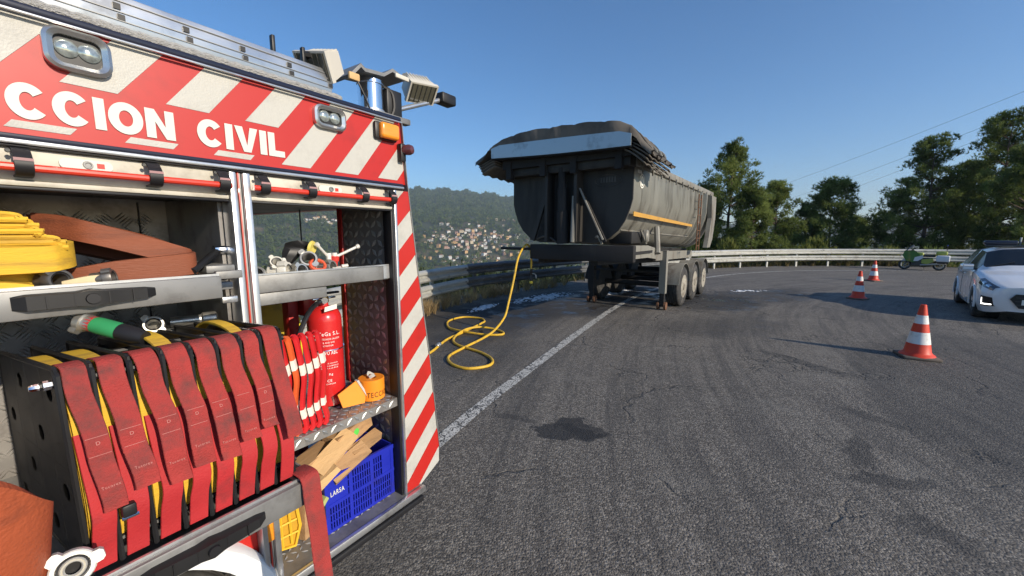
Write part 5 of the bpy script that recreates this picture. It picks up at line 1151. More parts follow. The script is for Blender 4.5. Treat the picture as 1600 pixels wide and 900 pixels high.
M_STOZ = mat('cast_aluminium', (.58, .57, .53), .38, .85, var=.15, vscale=25, dirt=(.32, .30, .27), dscale=18, damt=.3)
M_STWH = mat('white_coupling', (.70, .68, .62), .4, .2, var=.1, vscale=25)
M_STDK = mat('dark_coupling', (.16, .15, .14), .45, .7, var=.25, vscale=25)
def coupling(mb_or_none, c, ax, r, ln, m, name='coupling', parent=None, lugs=2, bore=M_RUBBER, up=(0, 0, 1)):
    ax = Vector(ax).normalized(); c = Vector(c)
    o = MB().lathe([(r * .60, ln * .15), (r * .60, -ln), (r * .80, -ln), (r * .82, -ln * .35), (r, -ln * .3), (r, ln * .12), (r * .92, ln * .2), (r * .74, ln * .2), (r * .70, ln * .05), (r * .60, ln * .05)], c, ax, 26, cap=False).build(name, m, parent)
    MB().lathe([(r * .60, 0), (r * .70, ln * .06), (r * .68, ln * .16), (r * .58, ln * .14)], c, ax, 22, cap=False).build('seal_ring', bore, o)
    x = (Vector(up) - ax * Vector(up).dot(ax)).normalized(); y = ax.cross(x)
    for k in range(lugs):
        a = k * 6.283 / lugs + .7; d = x * math.cos(a) + y * math.sin(a); e = ax.cross(d)
        MB().loft([[c + d * q - e * w_ - ax * ln * .25, c + d * q + e * w_ - ax * ln * .25, c + d * q + e * w_ + ax * ln * .25, c + d * q - e * w_ + ax * ln * .25] for q, w_ in ((r * .9, r * .36), (r * 1.2, r * .34), (r * 1.34, r * .2))]).build('lug', m, o)
    return o
# yellow folded hose
yh = thing('folded_hose', 'yellow canvas hose folded in flat layers at the end of the upper tray', 'hose', FT, (.15, .0, 1.722))
z = 1.873; path = []; u_l, n_l = -.28, 6
for k in range(n_l):
    zz = 1.868 + k * .0128; ur = .285 + (.02 if k < 2 else 0) - .006 * k + G1.uniform(-.008, .008)
    pts = [(u_l, 0, zz), (ur - .03, 0, zz), (ur - .008, 0, zz + .002), (ur, 0, zz + .0064), (ur - .008, 0, zz + .011), (ur - .03, 0, zz + .0128)]
    if k % 2: pts = pts
    path.append(pts)
for k, pts in enumerate(path):
    MB().ribbon(spline([(u, -.02 + G1.uniform(-.006, .006), z_) for u, _, z_ in pts], 4), (0, .12, 0), .0120).build('hose_fold', M_YEL, yh)
MB().ribbon(spline([(-.3, -.085, 1.845), (.1, -.085, 1.842), (.26, -.088, 1.842), (.30, -.075, 1.846), (.325, -.03, 1.852), (.318, .02, 1.856), (.27, .05, 1.858)], 6), (0, 0, .062), .014).build('hose_wrap', M_YEL, yh)
MB().ribbon(spline([(-.3, -.06, 1.794), (.1, -.06, 1.792), (.2, -.06, 1.786), (.248, -.06, 1.776)], 5), (0, .1, .0), .022).build('hose_fold', M_YEL, yh)
MB().rbox(-.3, .27, -.04, .09, 1.735, 1.845, .03, 3).build('hose_core', M_YEL, yh)
coupling(None, (.292, -.075, 1.792), (.45, -1, .1), .026, .045, M_STDK, 'hose_coupling', yh)
# brown folded hose
bh = thing('folded_hose', 'brown flat hose bent back on itself beside the yellow hose on the upper tray', 'hose', FT, (.42, .03, 1.722))
MB().ribbon(spline([(.29, .12, 1.925), (.33, .06, 1.918), (.37, .01, 1.903), (.45, -.015, 1.872), (.53, -.02, 1.842), (.567, -.015, 1.826), (.574, .005, 1.816)], 6), [(0, .01, .062)] * 4 and (0, .012, .062), .014).build('hose_upper_run', M_BRN, bh)
MB().ribbon(spline([(.30, .02, 1.775), (.33, -.01, 1.782), (.40, -.035, 1.797), (.48, -.045, 1.805), (.55, -.045, 1.812), (.572, -.03, 1.814), (.578, .0, 1.816)], 6), (0, .004, .066), .015).build('hose_lower_run', M_BRN, bh)
MB().ribbon(spline([(.285, .14, 1.93), (.33, .10, 1.93), (.40, .05, 1.905), (.5, .03, 1.87), (.57, .02, 1.835)], 6), (0, .05, .03), .02).build('hose_top_run', M_BRN, bh)
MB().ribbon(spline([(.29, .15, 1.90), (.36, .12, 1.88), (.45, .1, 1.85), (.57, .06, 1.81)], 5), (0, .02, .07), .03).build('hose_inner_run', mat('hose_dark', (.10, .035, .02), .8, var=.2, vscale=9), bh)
MB().ribbon(spline([(.30, -.07, 1.772), (.335, -.085, 1.781), (.365, -.09, 1.785)], 4), (0, .0, .034), .02).build('binding_sleeve', mat('binding_cream', (.62, .50, .30), .7, var=.2, vscale=30), bh)
coupling(None, (.378, -.095, 1.792), (.9, -.5, .15), .021, .035, M_STDK, 'hose_coupling', bh)
# hose cassette rack
UD = [.236, .283, .340, .395, .447, .499, .551, .598, .650]
rk = thing('hose_rack', 'black perforated cassette rack holding hoses upright on the pulled-out tray', 'hose rack', FT, (.44, -.15, 1.212))
FTOP, FBOT, BBOT, BTOP = (-.352, 1.640), (-.378, 1.214), (.10, 1.214), (.08, 1.612)
def pw(a, b): # a: 0 back..1 front, b: 0 bottom..1 top
    x0 = (BBOT[0] + (FBOT[0] - BBOT[0]) * a, BBOT[1] + (FBOT[1] - BBOT[1]) * a); x1 = (BTOP[0] + (FTOP[0] - BTOP[0]) * a, BTOP[1] + (FTOP[1] - BTOP[1]) * a)
    return x0[0] + (x1[0] - x0[0]) * b, x0[1] + (x1[1] - x0[1]) * b
def du(k, w): return -.040 * (1 - k / 8) * (w + .34) / .44
for k, u in enumerate(UD):
    mb = MB(); NA, NB = 4, 4
    if k in (0, 8):
        for i in range(NA):
            for j in range(NB):
                ou = []; inn = []
                for q in range(16):
                    t = q * 6.283 / 16 + .3927; cx, cy = math.cos(t), math.sin(t); m_ = max(abs(cx), abs(cy)); ou.append((.5 + .5 * cx / m_, .5 + .5 * cy / m_)); rr_ = .17 if (i + j) % 2 == 0 else .03; inn.append((.5 + rr_ * cx, .5 + rr_ * cy))
                for dd_ in (-.003, .003):
                    P = [Vector((u + dd_, *pw((i + a) / NA, (j + b) / NB))) for a, b in ou + inn]; mb.add(P, [(q, (q + 1) % 16, 16 + (q + 1) % 16, 16 + q) for q in range(16)])
    else:
        P = [pw(0, 0), pw(1, 0), pw(1, 1), pw(0, 1)]; mb.prism(P, (u - .002, 0, 0), Y, Z, (.004, 0, 0))
    fan = lambda mb_: (setattr(mb_, 'v', [(v[0] + du(k, v[1]), v[1], v[2]) for v in mb_.v]), mb_)[1]
    dv = fan(mb).build('divider', M_BLACKP, rk, None)
    fl = [Vector((u, *pw(a, b))) for a, b in ((0, 0), (1, 0), (1, .5), (1, .97), (.97, 1), (.5, 1), (0, 1))]
    fan(MB().tube(fl, .0055, 6, closed=True)).build('rim', M_BLACKP, dv)
    if k in (0, 8):
        for i in range(1, NA): fan(MB().tube([Vector((u, *pw(i / NA, 0))), Vector((u, *pw(i / NA, 1)))], .0045, 4)).build('rib', M_BLACKP, dv)
        for j in range(1, NB): fan(MB().tube([Vector((u, *pw(0, j / NB))), Vector((u, *pw(1, j / NB)))], .0045, 4)).build('rib', M_BLACKP, dv)
for a, b in ((.96, .93), (.08, .93), (.96, .08), (.08, .08), (.5, .96)):
    y_, z_ = pw(a, b); rd = MB().tube([(.215 if a > .9 else .228, y_, z_), (.665, y_, z_)], .008, 8).build('tie_rod', M_BLACKP, rk)
    if a > .9: MB().lathe([(.010, 0), (.010, .012), (.007, .014), (.007, .026), (.005, .03)], (.232, y_, z_), (-1, 0, 0), 8).build('rod_nut', M_CHROME, rd)
SL = [(0, .022, 1.36, 0), (.004, .030, 1.366, 0), (.006, .036, 1.355, 0), (.0, .020, 1.362, 1), (.004, .028, 1.364, 1), (.008, .048, 1.386, 0), (.006, .046, 1.352, 0)]
for k in range(8):
    c = (UD[k] + UD[k + 1]) / 2; w_ = UD[k + 1] - UD[k] - .004
    sh_ = (.022, .022, .022, .016, .016, .012, .008, 0)[k]; ze = (1.350, 1.372, 1.350, 1.366, 1.358, 1.384, 1.400, 1.352)[k]; wob = G1.uniform(-.006, .006)
    p_ = spline([(c, -.25, 1.628), (c, -.315, 1.640), (c + .001, -.348, 1.630), (c + sh_ * .18, -.366, 1.575), (c + sh_ * .45 + wob, -.392, 1.50), (c + sh_ * .75, -.412, 1.43), (c + sh_, -.424 + wob, ze)], 6)
    if k == 7: continue
    ph_ = G1.uniform(0, 6); tw_ = G1.uniform(-.12, .12)
    p_ = [p + Vector((.0012 * math.sin(i * .55 + ph_), .0022 * math.sin(i * .8 + ph_ * 2) * (i > 12), 0)) for i, p in enumerate(p_)]
    sw_ = min(.041, w_ - .006) * G1.uniform(.95, 1.04)
    so = MB().ribbon(p_, [Vector((sw_, sw_ * (tw_ * (i / len(p_)) ** 2 + .05 * math.sin(i * .5 + ph_) * (i > 12)), .04 * sw_ * math.sin(ph_ + i * .3))) for i in range(len(p_))], .0035).build('red_strap', M_STRAP, rk)
    q = p_[-13]; q2 = p_[-4]; q3 = p_[14]
    def on_strap(pt, nx, txt, h, w2):
        i_ = nx; a_ = p_[i_]; b_ = p_[i_ + 1]; dn = (b_ - a_).normalized(); nn_ = dn.cross(Vector((1, 0, 0))); nn_ = nn_ if nn_.y < 0 else -nn_
        text_mb(txt, -w2 / 2, w2 / 2, -h / 2, h / 2, a_ + nn_ * .003, (1, 0, 0), -dn, (0, 0, 0), .0).build('strap_print', mat('pale_print', (.46, .19, .17), .8), so, None)
        return a_, dn, nn_
    on_strap(None, 31 + G1.randint(0, 2), 'Tucorex', .006, .028)
    if k != 5: on_strap(None, 25, 'D', .007, .006)
    for i_ in (24, 27):
        a_ = p_[i_]; dn = (p_[i_ + 1] - a_).normalized(); nn_ = dn.cross(Vector((1, 0, 0))); nn_ = nn_ if nn_.y < 0 else -nn_
        MB().add([a_ + nn_ * .0028 + Vector((x_, 0, 0)) + dn * d_ for x_, d_ in ((-.016, 0), (.016, 0), (.016, .0008), (-.016, .0008))], [(0, 1, 2, 3)]).build('stitch_line', MATS['pale_print'], so, None)
    lw = spline([(c + .004, -.352, 1.50), (c + .006, -.376, 1.42), (c + .006 + wob, -.396, 1.34), (c + .004, -.392, 1.29), (c + .002, -.384, 1.25), (c, -.380, 1.216)], 5)
    MB().ribbon(lw, (.037, 0, 0), .004).build('lower_strap', M_STRAP2, rk)
# eighth strap hangs long, doubled over the seventh
c = .624; p_ = spline([(c, -.25, 1.632), (c, -.315, 1.644), (c + .002, -.350, 1.632), (c + .002, -.374, 1.56), (c + .005, -.405, 1.47), (c + .010, -.425, 1.40), (c + .012, -.43, 1.352)], 6); MB().ribbon(p_, (.040, 0, 0), .0035).build('red_strap', M_STRAP, rk)
lw = spline([(c, -.352, 1.50), (c + .004, -.378, 1.40), (c + .004, -.398, 1.32), (c, -.385, 1.216)], 5); MB().ribbon(lw, (.036, 0, 0), .004).build('lower_strap', M_STRAP2, rk)
bk_ = MB().rbox(.289, .312, -.418, -.398, 1.318, 1.345, .004).build('strap_buckle', M_BLACKP, rk); MB().tube([(.288, -.414, 1.318), (.314, -.414, 1.318)], .004, 6).build('buckle_bar', M_CHROME, bk_)
# yellow hoses standing in the rack, one per slot
for k in range(8):
    c = (UD[k] + UD[k + 1]) / 2; w_ = UD[k + 1] - UD[k] - .018; mbs = thing('flat_hose', 'yellow flat hose coiled on edge in a slot of the black cassette rack', 'hose', FT, (c, -.14, 1.216), 'hoses in the cassette rack')
    bul = (.014, 0, .006, .004, .012, .006, .002, .004)[k]
    for q in range(4):
        d = q * .013; hi = 1.592 + (.050 if k in (3, 6) and q == 0 else 0) + (.026 if k in (0, 1) and q == 0 else 0)
        c0 = c; loop = [(c, -.10, hi - d), (c, -.26, hi - .002 - d), (c, -.325 + d, 1.585 - d), (c, -.345 + d - bul, 1.45), (c, -.352 + d - bul, 1.32), (c, -.335 + d, 1.235 + d), (c, -.18, 1.224 + d), (c, .0, 1.228 + d), (c, .045 - d, 1.30), (c, .04 - d, 1.50), (c, .0 - d, 1.585 - d)]
        loop = [(u_ + du(k + .5, w__), w__, z__) for u_, w__, z__ in loop]; MB().ribbon(spline(loop, 4, closed=True) + [Vector(loop[0])], (w_, 0, 0), .007, cap=False).build('hose_turn', M_YEL, mbs)
# nozzle lying on the rack
nzl = thing('hose_nozzle', 'green and red hose end with a silver coupling lying across the hose rack', 'nozzle', FT, (.36, -.17, 1.64))
A, B = Vector((.318, -.10, 1.690)), Vector((.40, -.215, 1.648)); dx_ = (B - A).normalized()
coupling(None, A, -dx_, .024, .03, M_STOZ, 'coupling', nzl)
MB().tube([A + dx_ * .008, A + dx_ * .03], .0195, 16).build('red_sleeve', mat('red_sleeve', (.42, .03, .03), .6, var=.2, vscale=40), nzl)
MB().tube([A + dx_ * .029, A + dx_ * .04, A + dx_ * .085, A + dx_ * .092], [.019, .0205, .0205, .0195], 16).build('green_sleeve', mat('green_sleeve', (.03, .26, .09), .6, var=.15, vscale=30), nzl)
MB().tube([A + dx_ * .09, A + dx_ * .125, A + dx_ * .15], [.020, .020, .016], 16).build('black_hose_end', M_RUBBER, nzl)
c2 = thing('hose_coupling', 'grey cast coupling with a black seal standing behind the hose rack', 'coupling', FT, (.478, .07, 1.59)); coupling(None, (.480, .04, 1.632), (-.25, -.9, .35), .026, .05, M_STOZ, 'coupling', c2); MB().tube([(.49, .07, 1.62), (.492, .11, 1.57)], .018, 12).build('spigot', M_STOZ, c2)
c3 = thing('pipe_branch', 'silver branch pipe lying on the locker ledge behind the hose rack', 'pipe', FT, (.60, .12, 1.60)); MB().lathe([(.016, 0), (.016, .08), (.022, .085), (.022, .12), (.012, .125)], (.545, .14, 1.615), (1, -.25, 0), 16).build('pipe', M_STOZ, c3)
MB().box(.45, .68, .10, .20, 1.57, 1.595).build('ledge', M_ALUD, tk)
# hanging strap over the tray
hs_ = MB().ribbon(spline([(.664, -.36, 1.216), (.665, -.405, 1.222), (.666, -.432, 1.21), (.666, -.440, 1.15), (.672, -.443, 1.06), (.680, -.436, .96), (.684, -.440, .86), (.684, -.443, .72)], 6), (.052, 0, 0), .004)
solo('hanging_strap', hs_, M_STRAP, 'long red webbing strap hanging down over the corner of the pulled-out tray', 'strap', FT, (.672, -.43, 1.21))
# big orange roll and its white coupling
orr = thing('folded_hose', 'large orange-brown hose folded over and resting on the pulled-out tray beside the rack', 'hose', FT, (.06, -.45, 1.2))
for off in (0, .032):
    kp = [(-.30, -.575 + off, 1.56, .22), (-.12, -.575 + off, 1.54, .23), (.02 - off * .6, -.57 + off, 1.505, .23), (.09 - off * .6, -.56 + off, 1.472, .22), (.14 - off * .6, -.54 + off * .8, 1.435, .20), (.168 - off * .6, -.515 + off * .5, 1.40, .175), (.178 - off * .6, -.485, 1.375, .16), (.160 - off * .6, -.45 - off * .5, 1.355, .15), (.10, -.435 - off * .5, 1.35, .15), (-.3, -.43 - off * .5, 1.35, .15)]
    pth = spline([k[:3] for k in kp], 7); wl = [Vector((0, 0, k.x)) for k in spline([(k[3], 0, 0) for k in kp], 7)]
    MB().ribbon(pth, [Vector((.10 * w_.z, -.25 * w_.z, w_.z)) for w_ in wl], .022).build('hose_fold', M_ORG, orr)
MB().ribbon(spline([(-.3, -.50, 1.47), (-.05, -.50, 1.45), (.08, -.50, 1.42), (.13, -.50, 1.37)], 5), (.02, .07, .12), .06).build('hose_core', M_ORG, orr)
wc = thing('hose_coupling', 'white hose coupling with a grooved black bore in front of the folded orange hose', 'coupling', FT, (.205, -.5, 1.27)); coupling(None, (.206, -.505, 1.318), (-.15, -.95, .28), .030, .035, M_STWH, 'coupling', wc, 3); MB().lathe([(.018, 0), (.016, .006), (.014, .0), (.012, .006), (.010, 0)], (.206, -.508, 1.319), (-.15, -.95, .28), 20, cap=False).build('bore_thread', M_STWH, wc); MB().tube([(.207, -.48, 1.31), (.21, -.44, 1.27), (.21, -.40, 1.22)], .022, 12).build('hose_tail', M_RUBBER, wc)

# fire extinguisher
M_EXT = mat('extinguisher_red', (.55, .02, .02), .25, coat=.5, var=.04, vscale=6)
ex = thing('fire_extinguisher', 'red fire extinguisher with white print standing on the chequer shelf', 'fire extinguisher', FT, (1.112, .215, 1.115))
EC = (1.112, .215, 1.117); ER = .073
bd = MB().lathe([(ER * .8, 0), (ER, .008), (ER, .395), (ER * .97, .415), (ER * .85, .438), (ER * .55, .455), (ER * .3, .462), (ER * .28, .475)], EC, Z, 36).build('cylinder', M_EXT, ex)
def wrap_text(txt, z0, h, wdt, m, ang0=-115, nm='print', bold=.01):
    mb = text_mb(txt, -wdt / 2, wdt / 2, 0, h, (0, 0, 0), X, Z, (0, 0, 0), bold); vs = []
    for v in mb.v: a = R(ang0) + v[0] / ER; vs.append((EC[0] + (ER + .0008) * math.cos(a), EC[1] + (ER + .0008) * math.sin(a), EC[2] + z0 + v[2]))
    mb.v = vs; return mb.build(nm, m, bd, None)
M_XP = mat('white_print', (.80, .74, .72), .6)
for txt, z0, h, wdt in (('SeTeGa S.L.', .335, .017, .115), ('SISTEMAS TECNICOS GALLEGOS', .316, .008, .112), ('986 410 310', .300, .008, .06), ('EXTINTOR', .286, .007, .05), ('POLVO ABC', .248, .018, .085), ('1 QUITAR EL PASADOR', .205, .006, .08), ('2 APRETAR LA MANILLA', .194, .006, .085), ('3 DIRIGIR A LA BASE', .183, .006, .08), ('6 Kg', .150, .013, .03), ('CE', .122, .012, .02), ('RECARGAR', .11, .006, .05)): wrap_text(txt, z0, h, wdt, M_XP)
vl = MB().lathe([(.02, 0), (.024, .006), (.024, .03), (.014, .034), (.014, .05)], (1.112, .215, 1.59), Z, 14).build('valve', M_BRASS, ex)
MB().rbox(1.05, 1.19, .205, .225, 1.628, 1.638, .004).build('lever', M_BLACKP, vl); MB().rbox(1.06, 1.17, .205, .225, 1.608, 1.616, .003).build('grip', M_CHROME, vl); MB().lathe([(.014, 0), (.014, .02)], (1.10, .19, 1.607), (-.3, -1, 0), 12).build('pressure_gauge', M_CHROME, vl)
MB().tube(spline([(1.09, .19, 1.602), (1.04, .15, 1.60), (.985, .11, 1.575), (.94, .09, 1.52), (.91, .09, 1.44), (.90, .10, 1.33), (.91, .12, 1.2)], 6), .010, 8).build('discharge_hose', M_RUBBER, ex)
MB().prism([(-.03, 0), (.026, .004), (.03, .024), (-.024, .02)], (1.10, .135, 1.565), (.95, -.2, .1), (0, .2, 1), (0, .002, 0)).build('tag', M_LET, ex, None)
MB().tube([Vector((1.112 + .077 * math.cos(t), .215 + .077 * math.sin(t), 1.385)) for t in [k * .2618 for k in range(24)]], .003, 5, closed=True).build('retaining_band', M_CHROME, ex)
# folding warning markers on the shelf
M_MRED = mat('marker_red', (.60, .02, .025), .5, var=.08, vscale=20); M_MORG = mat('marker_orange', (.70, .12, .03), .5, var=.08, vscale=20); M_MW = mat('marker_band', (.80, .76, .68), .45)
for k in range(6):
    u = .832 + k * .0290; w0 = .04; mr_ = thing('folding_marker', ('orange-red' if k == 1 else 'red') + ' folded warning marker with two white bands standing on the chequer shelf', 'warning marker', FT, (u, w0, 1.115), 'folded warning markers')
    pts = spline([(u, w0 + .02, 1.505), (u + .002, w0, 1.49), (u + .010, w0 - .005, 1.42), (u + .016, w0 - .012, 1.34), (u + .012, w0 - .002, 1.27), (u + .008, w0 + .0, 1.21), (u + .012, w0 - .014, 1.145), (u + .004, w0 - .01, 1.119)], 6)
    md = M_MORG if k == 1 else M_MRED; b_ = MB().ribbon(pts, (.023, .026, 0), .013).build('blade', md, mr_)
    MB().lathe([(.011, -.012), (.013, -.004), (.013, .004), (.011, .012)], (u + .006, w0 - .012, 1.130), (.6, .8, 0), 12).build('foot', md, mr_)
    MB().tube([(u, w0 + .022, 1.503), (u + .01, w0 + .03, 1.498)], .010, 8).build('hinge', md, mr_)
    jz = (0, -1, 1, 1, 0, -1)[k]
    for i0 in (13 + jz, 29 + jz): MB().ribbon(pts[i0:i0 + 4], (.0235, .0266, 0), .0142).build('reflective_band', M_MW, mr_)
# warning tape
M_TAPE = mat('orange_tape', (.85, .27, .02), .4, var=.06, vscale=20)
tp = thing('barrier_tape', 'roll of orange barrier tape with dark lettering on the chequer shelf', 'tape', FT, (1.262, .10, 1.117))
MB().lathe([(.058, 0), (.060, .002), (.060, .098), (.058, .1), (.024, .1), (.024, 0)], (1.262, .10, 1.117), Z, 36, cap=False).build('roll', M_TAPE, tp)
tx = text_mb('PROTECCION CIVIL', -.13, .13, 0, .026, (0, 0, 0), X, Z, (0, 0, 0), .01); tx.v = [(1.262 + .0608 * math.cos(R(-75) + v[0] / .06), .10 + .0608 * math.sin(R(-75) + v[0] / .06), 1.135 + v[2]) for v in tx.v]; tx.build('tape_print', mat('dark_print', (.10, .04, .01), .6), tp, None)
crp = MB().ribbon(spline([(1.245, .09, 1.222), (1.262, .08, 1.232), (1.28, .10, 1.224), (1.265, .12, 1.235), (1.25, .11, 1.224)], 4), (0, .012, .012), .002).build('loose_end', M_REFW, tp)
MB().prism([(0, 0), (.105, -.012), (.118, .018), (.085, .098), (-.012, .062)], (1.092, .075, 1.130), (1, -.05, 0), (0, .25, .97), (0, .004, 0)).build('loose_tape', M_TAPE, tp, None)
MB().prism([(.085, .098), (.118, .018), (.125, .024), (.096, .1)], (1.092, .070, 1.130), (1, -.05, 0), (0, .25, .97), (0, .02, 0)).build('tape_fold', M_REFW, tp, None)
# blue crate
M_CRATE = mat('crate_blue', (.012, .022, .36), .42, var=.12, vscale=9, dirt=(.02, .02, .16), dscale=8, damt=.25)
ct = thing('plastic_crate', 'blue slatted plastic crate with white lettering on the locker floor', 'crate', FT, (1.16, .2, .603))
cu0, cu1, cw0, cw1, cz0, cz1 = .968, 1.328, .045, .33, .603, .862
def crate_wall(o, a, L_, nv):
    o, a, nv = Vector(o), Vector(a), Vector(nv); Zv = Vector((0, 0, 1)); hgt = cz1 - cz0
    def slab(s0, s1, h0, h1, t=.006, out=0.0, nm='crate_panel'):
        c = o + a * s0 + Zv * h0 - nv * out; MB().add([c, c + a * (s1 - s0), c + a * (s1 - s0) + Zv * (h1 - h0), c + Zv * (h1 - h0)] + [q + nv * (t + out) for q in (c, c + a * (s1 - s0), c + a * (s1 - s0) + Zv * (h1 - h0), c + Zv * (h1 - h0))], [(0, 3, 2, 1), (4, 5, 6, 7), (0, 1, 5, 4), (1, 2, 6, 5), (2, 3, 7, 6), (3, 0, 4, 7)]).build(nm, M_CRATE, ct, None)
    slab(0, L_, hgt - .022, hgt, .008, .004, 'crate_rim'); slab(0, L_, 0, .014, .008, .002, 'crate_rim'); slab(0, L_, .118, .134, .008, .003, 'crate_rib')
    slab(0, .10, .134, hgt - .022, .006, .0); slab(L_ - .07, L_, .134, hgt - .022, .006, .0)
    for f in (.012, .33, .64, .97): slab(L_ * f - .008, L_ * f + .008, .014, hgt - .022, .007, .0025, 'crate_post')
    n = int((L_ - .02) / .0125)
    for k in range(n): slab(.01 + k * .0125, .01 + k * .0125 + .0065, .014, .118, .004, 0, 'crate_slat')
    for k in range(int((L_ - .17) / .0125)): slab(.10 + k * .0125, .10 + k * .0125 + .0065, .134, hgt - .022, .004, 0, 'crate_slat')
    for h in (.045, .08, .165, .2): slab(.0, L_, h, h + .005, .004, .0012, 'crate_slat')
crate_wall((cu0, cw0, cz0), X, cu1 - cu0, Y); crate_wall((cu0, cw1, cz0), (0, -1, 0), cw1 - cw0, X)
MB().box(cu0, cu1, cw1 - .006, cw1, cz0, cz1).build('crate_panel', M_CRATE, ct); MB().box(cu1 - .006, cu1, cw0, cw1, cz0, cz1).build('crate_panel', M_CRATE, ct); MB().box(cu0, cu1, cw0, cw1, cz0, cz0 + .006).build('crate_floor', M_CRATE, ct)
text_mb('LARSA', cu0 + .022, cu0 + .088, cz0 + .165, cz0 + .188, (0, cw0 - .0015, 0), X, Z, (0, 0, 0), .02).build('lettering', M_LET, ct, None)
# timber wedges in the crate
M_WOOD = mat('raw_timber', (.42, .25, .12), .8, var=.25, vscale=9, dirt=(.24, .14, .07), dscale=12, damt=.4, bump=.3, bscale=60, stretch=(.25, 2, 2))
M_WOODL = mat('pale_timber', (.60, .38, .18), .8, var=.2, vscale=9, bump=.3, bscale=60, stretch=(.25, 2, 2)); M_GRN = mat('green_mark', (.10, .55, .08), .6)
def plank(c, L_, w_, t, rot, m, label, wedge=1.0, mark=False):
    M = Matrix.Rotation(R(rot[2]), 4, 'Z') @ Matrix.Rotation(R(rot[1]), 4, 'Y') @ Matrix.Rotation(R(rot[0]), 4, 'X'); a = L_ / 2; b = w_ / 2; q = t / 2; mb = MB(); bv = .003
    rings = []
    for x, k in ((-a, 1.0), (-a + bv, 1.0), (a - bv, wedge), (a, wedge)):
        s_ = .96 if x in (-a, a) else 1.0; rings.append([M @ Vector((x, y * s_, z_ * s_)) + Vector(c) for y, z_ in ((-b, -q), (b, -q), (b, -q + 2 * q * k), (-b, -q + 2 * q * k))])
    o = solo('timber_block', mb.loft(rings), m, label, 'timber', FT, tuple(c))
    if mark:
        mk_ = MB().lathe([(.018, 0), (.012, .0012), (.0, .0012)], M @ Vector((0, -b - .0005, 0)) + Vector(c), M.to_3x3() @ Vector((0, -1, 0)), 9, cap=False).build('paint_mark', M_GRN, o)
plank((1.03, .16, .925), .30, .09, .05, (0, -8, 12), M_WOOD, 'long brown timber plank lying lowest across the blue crate')
plank((1.17, .17, .965), .22, .10, .075, (0, -10, 14), M_WOOD, 'thick timber block with a green mark under the chequer shelf', 1, True)
plank((1.045, .085, .945), .21, .08, .028, (30, -28, 5), M_WOODL, 'pale timber wedge leaning up out of the blue crate', .5)
plank((1.10, .065, .875), .20, .075, .035, (40, -20, 0), M_WOOD, 'brown timber wedge lying on the rim of the blue crate', .4)
plank((1.21, .10, .900), .17, .05, .04, (20, -10, 6), M_WOOD, 'dark round-edged timber offcut behind the brown wedge in the crate')
plank((.965, .06, .875), .13, .07, .05, (10, -35, -12), M_WOODL, 'split pale timber end sticking out of the crate corner', .6)
plank((.915, .14, .70), .20, .07, .055, (0, -86, 20), M_WOOD, 'upright timber post beside the blue crate', 1, True)
plank((.945, .055, .765), .06, .05, .02, (0, -40, 10), mat('mossy_timber', (.35, .38, .14), .8, var=.2, vscale=12), 'small green-stained wedge between the upright post and the crate')
# yellow chock
ck = thing('wheel_chock', 'yellow plastic ribbed wheel chock behind the door post', 'wheel chock', FT, (.83, .12, .603)); M_CK = mat('chock_yellow', (.72, .44, .03), .45, var=.1, vscale=15)
CP = [(.775, .63), (.86, .60), (.885, .68), (.872, .80), (.845, .835), (.775, .815)]
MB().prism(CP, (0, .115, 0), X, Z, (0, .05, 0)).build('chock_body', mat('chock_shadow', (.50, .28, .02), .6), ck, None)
MB().tube([(x, .108, z_) for x, z_ in CP], .007, 6, closed=True).build('chock_rim', M_CK, ck)
for k in range(1, 4): MB().tube([(.775, .108, .62 + k * .052), (.884 - .006 * k, .108, .60 + k * .058)], .005, 5).build('chock_rib', M_CK, ck)
for k in range(1, 3): MB().tube([(.775 + k * .036, .108, .62), (.775 + k * .034, .108, .822)], .005, 5).build('chock_rib', M_CK, ck)
# fittings heaped in the tool tray
def fit(c, ax, r, ln, m, lab, lugs=2):
    t = thing('hose_fitting', lab, 'hose fitting', FT, (c[0], c[1], 1.703), 'fittings in the tool tray'); coupling(None, c, ax, r, ln, m, 'body', t, lugs); return t
fit((.80, .10, 1.752), (-.5, -.6, .3), .030, .06, M_STOZ, 'silver hose fitting at the post end of the tool tray')
fit((.875, .11, 1.792), (-.3, -.7, .5), .024, .05, M_STWH, 'small white hose fitting on top of the heap in the tool tray', 3)
fit((.90, .09, 1.76), (.6, -.8, .1), .034, .06, M_STWH, 'large white hose fitting facing out of the tool tray', 3)
fit((.945, .07, 1.758), (.2, -1, .2), .028, .05, M_STOZ, 'silver hose fitting beside the large white one in the tool tray')
fit((.99, .09, 1.80), (-.4, -.8, .5), .034, .05, M_STOZ, 'silver hose fitting under the black cap in the tool tray')
fit((1.03, .08, 1.752), (.8, -.6, 0), .026, .06, M_STDK, 'dark hose fitting lying by the red ring in the tool tray')
fit((1.09, .10, 1.76), (.4, -.9, .1), .030, .06, M_STOZ, 'silver hose fitting under the key handles in the tool tray')
fit((1.15, .09, 1.748), (.9, -.4, .1), .020, .05, M_STWH, 'small white hose fitting at the tail end of the tool tray')
sp_ = thing('hose_wrench', 'dark steel hose wrench lying crossed at the post end of the tool tray', 'wrench', FT, (.79, .14, 1.72)); MB().tube([(.765, .10, 1.80), (.86, .16, 1.74)], .009, 6).build('shaft', M_STDK, sp_); MB().tube([Vector((.775 + .028 * math.cos(t), .12, 1.80 + .028 * math.sin(t))) for t in [k * .4488 for k in range(12)]], .010, 6).build('hook', M_BLACKP, sp_)
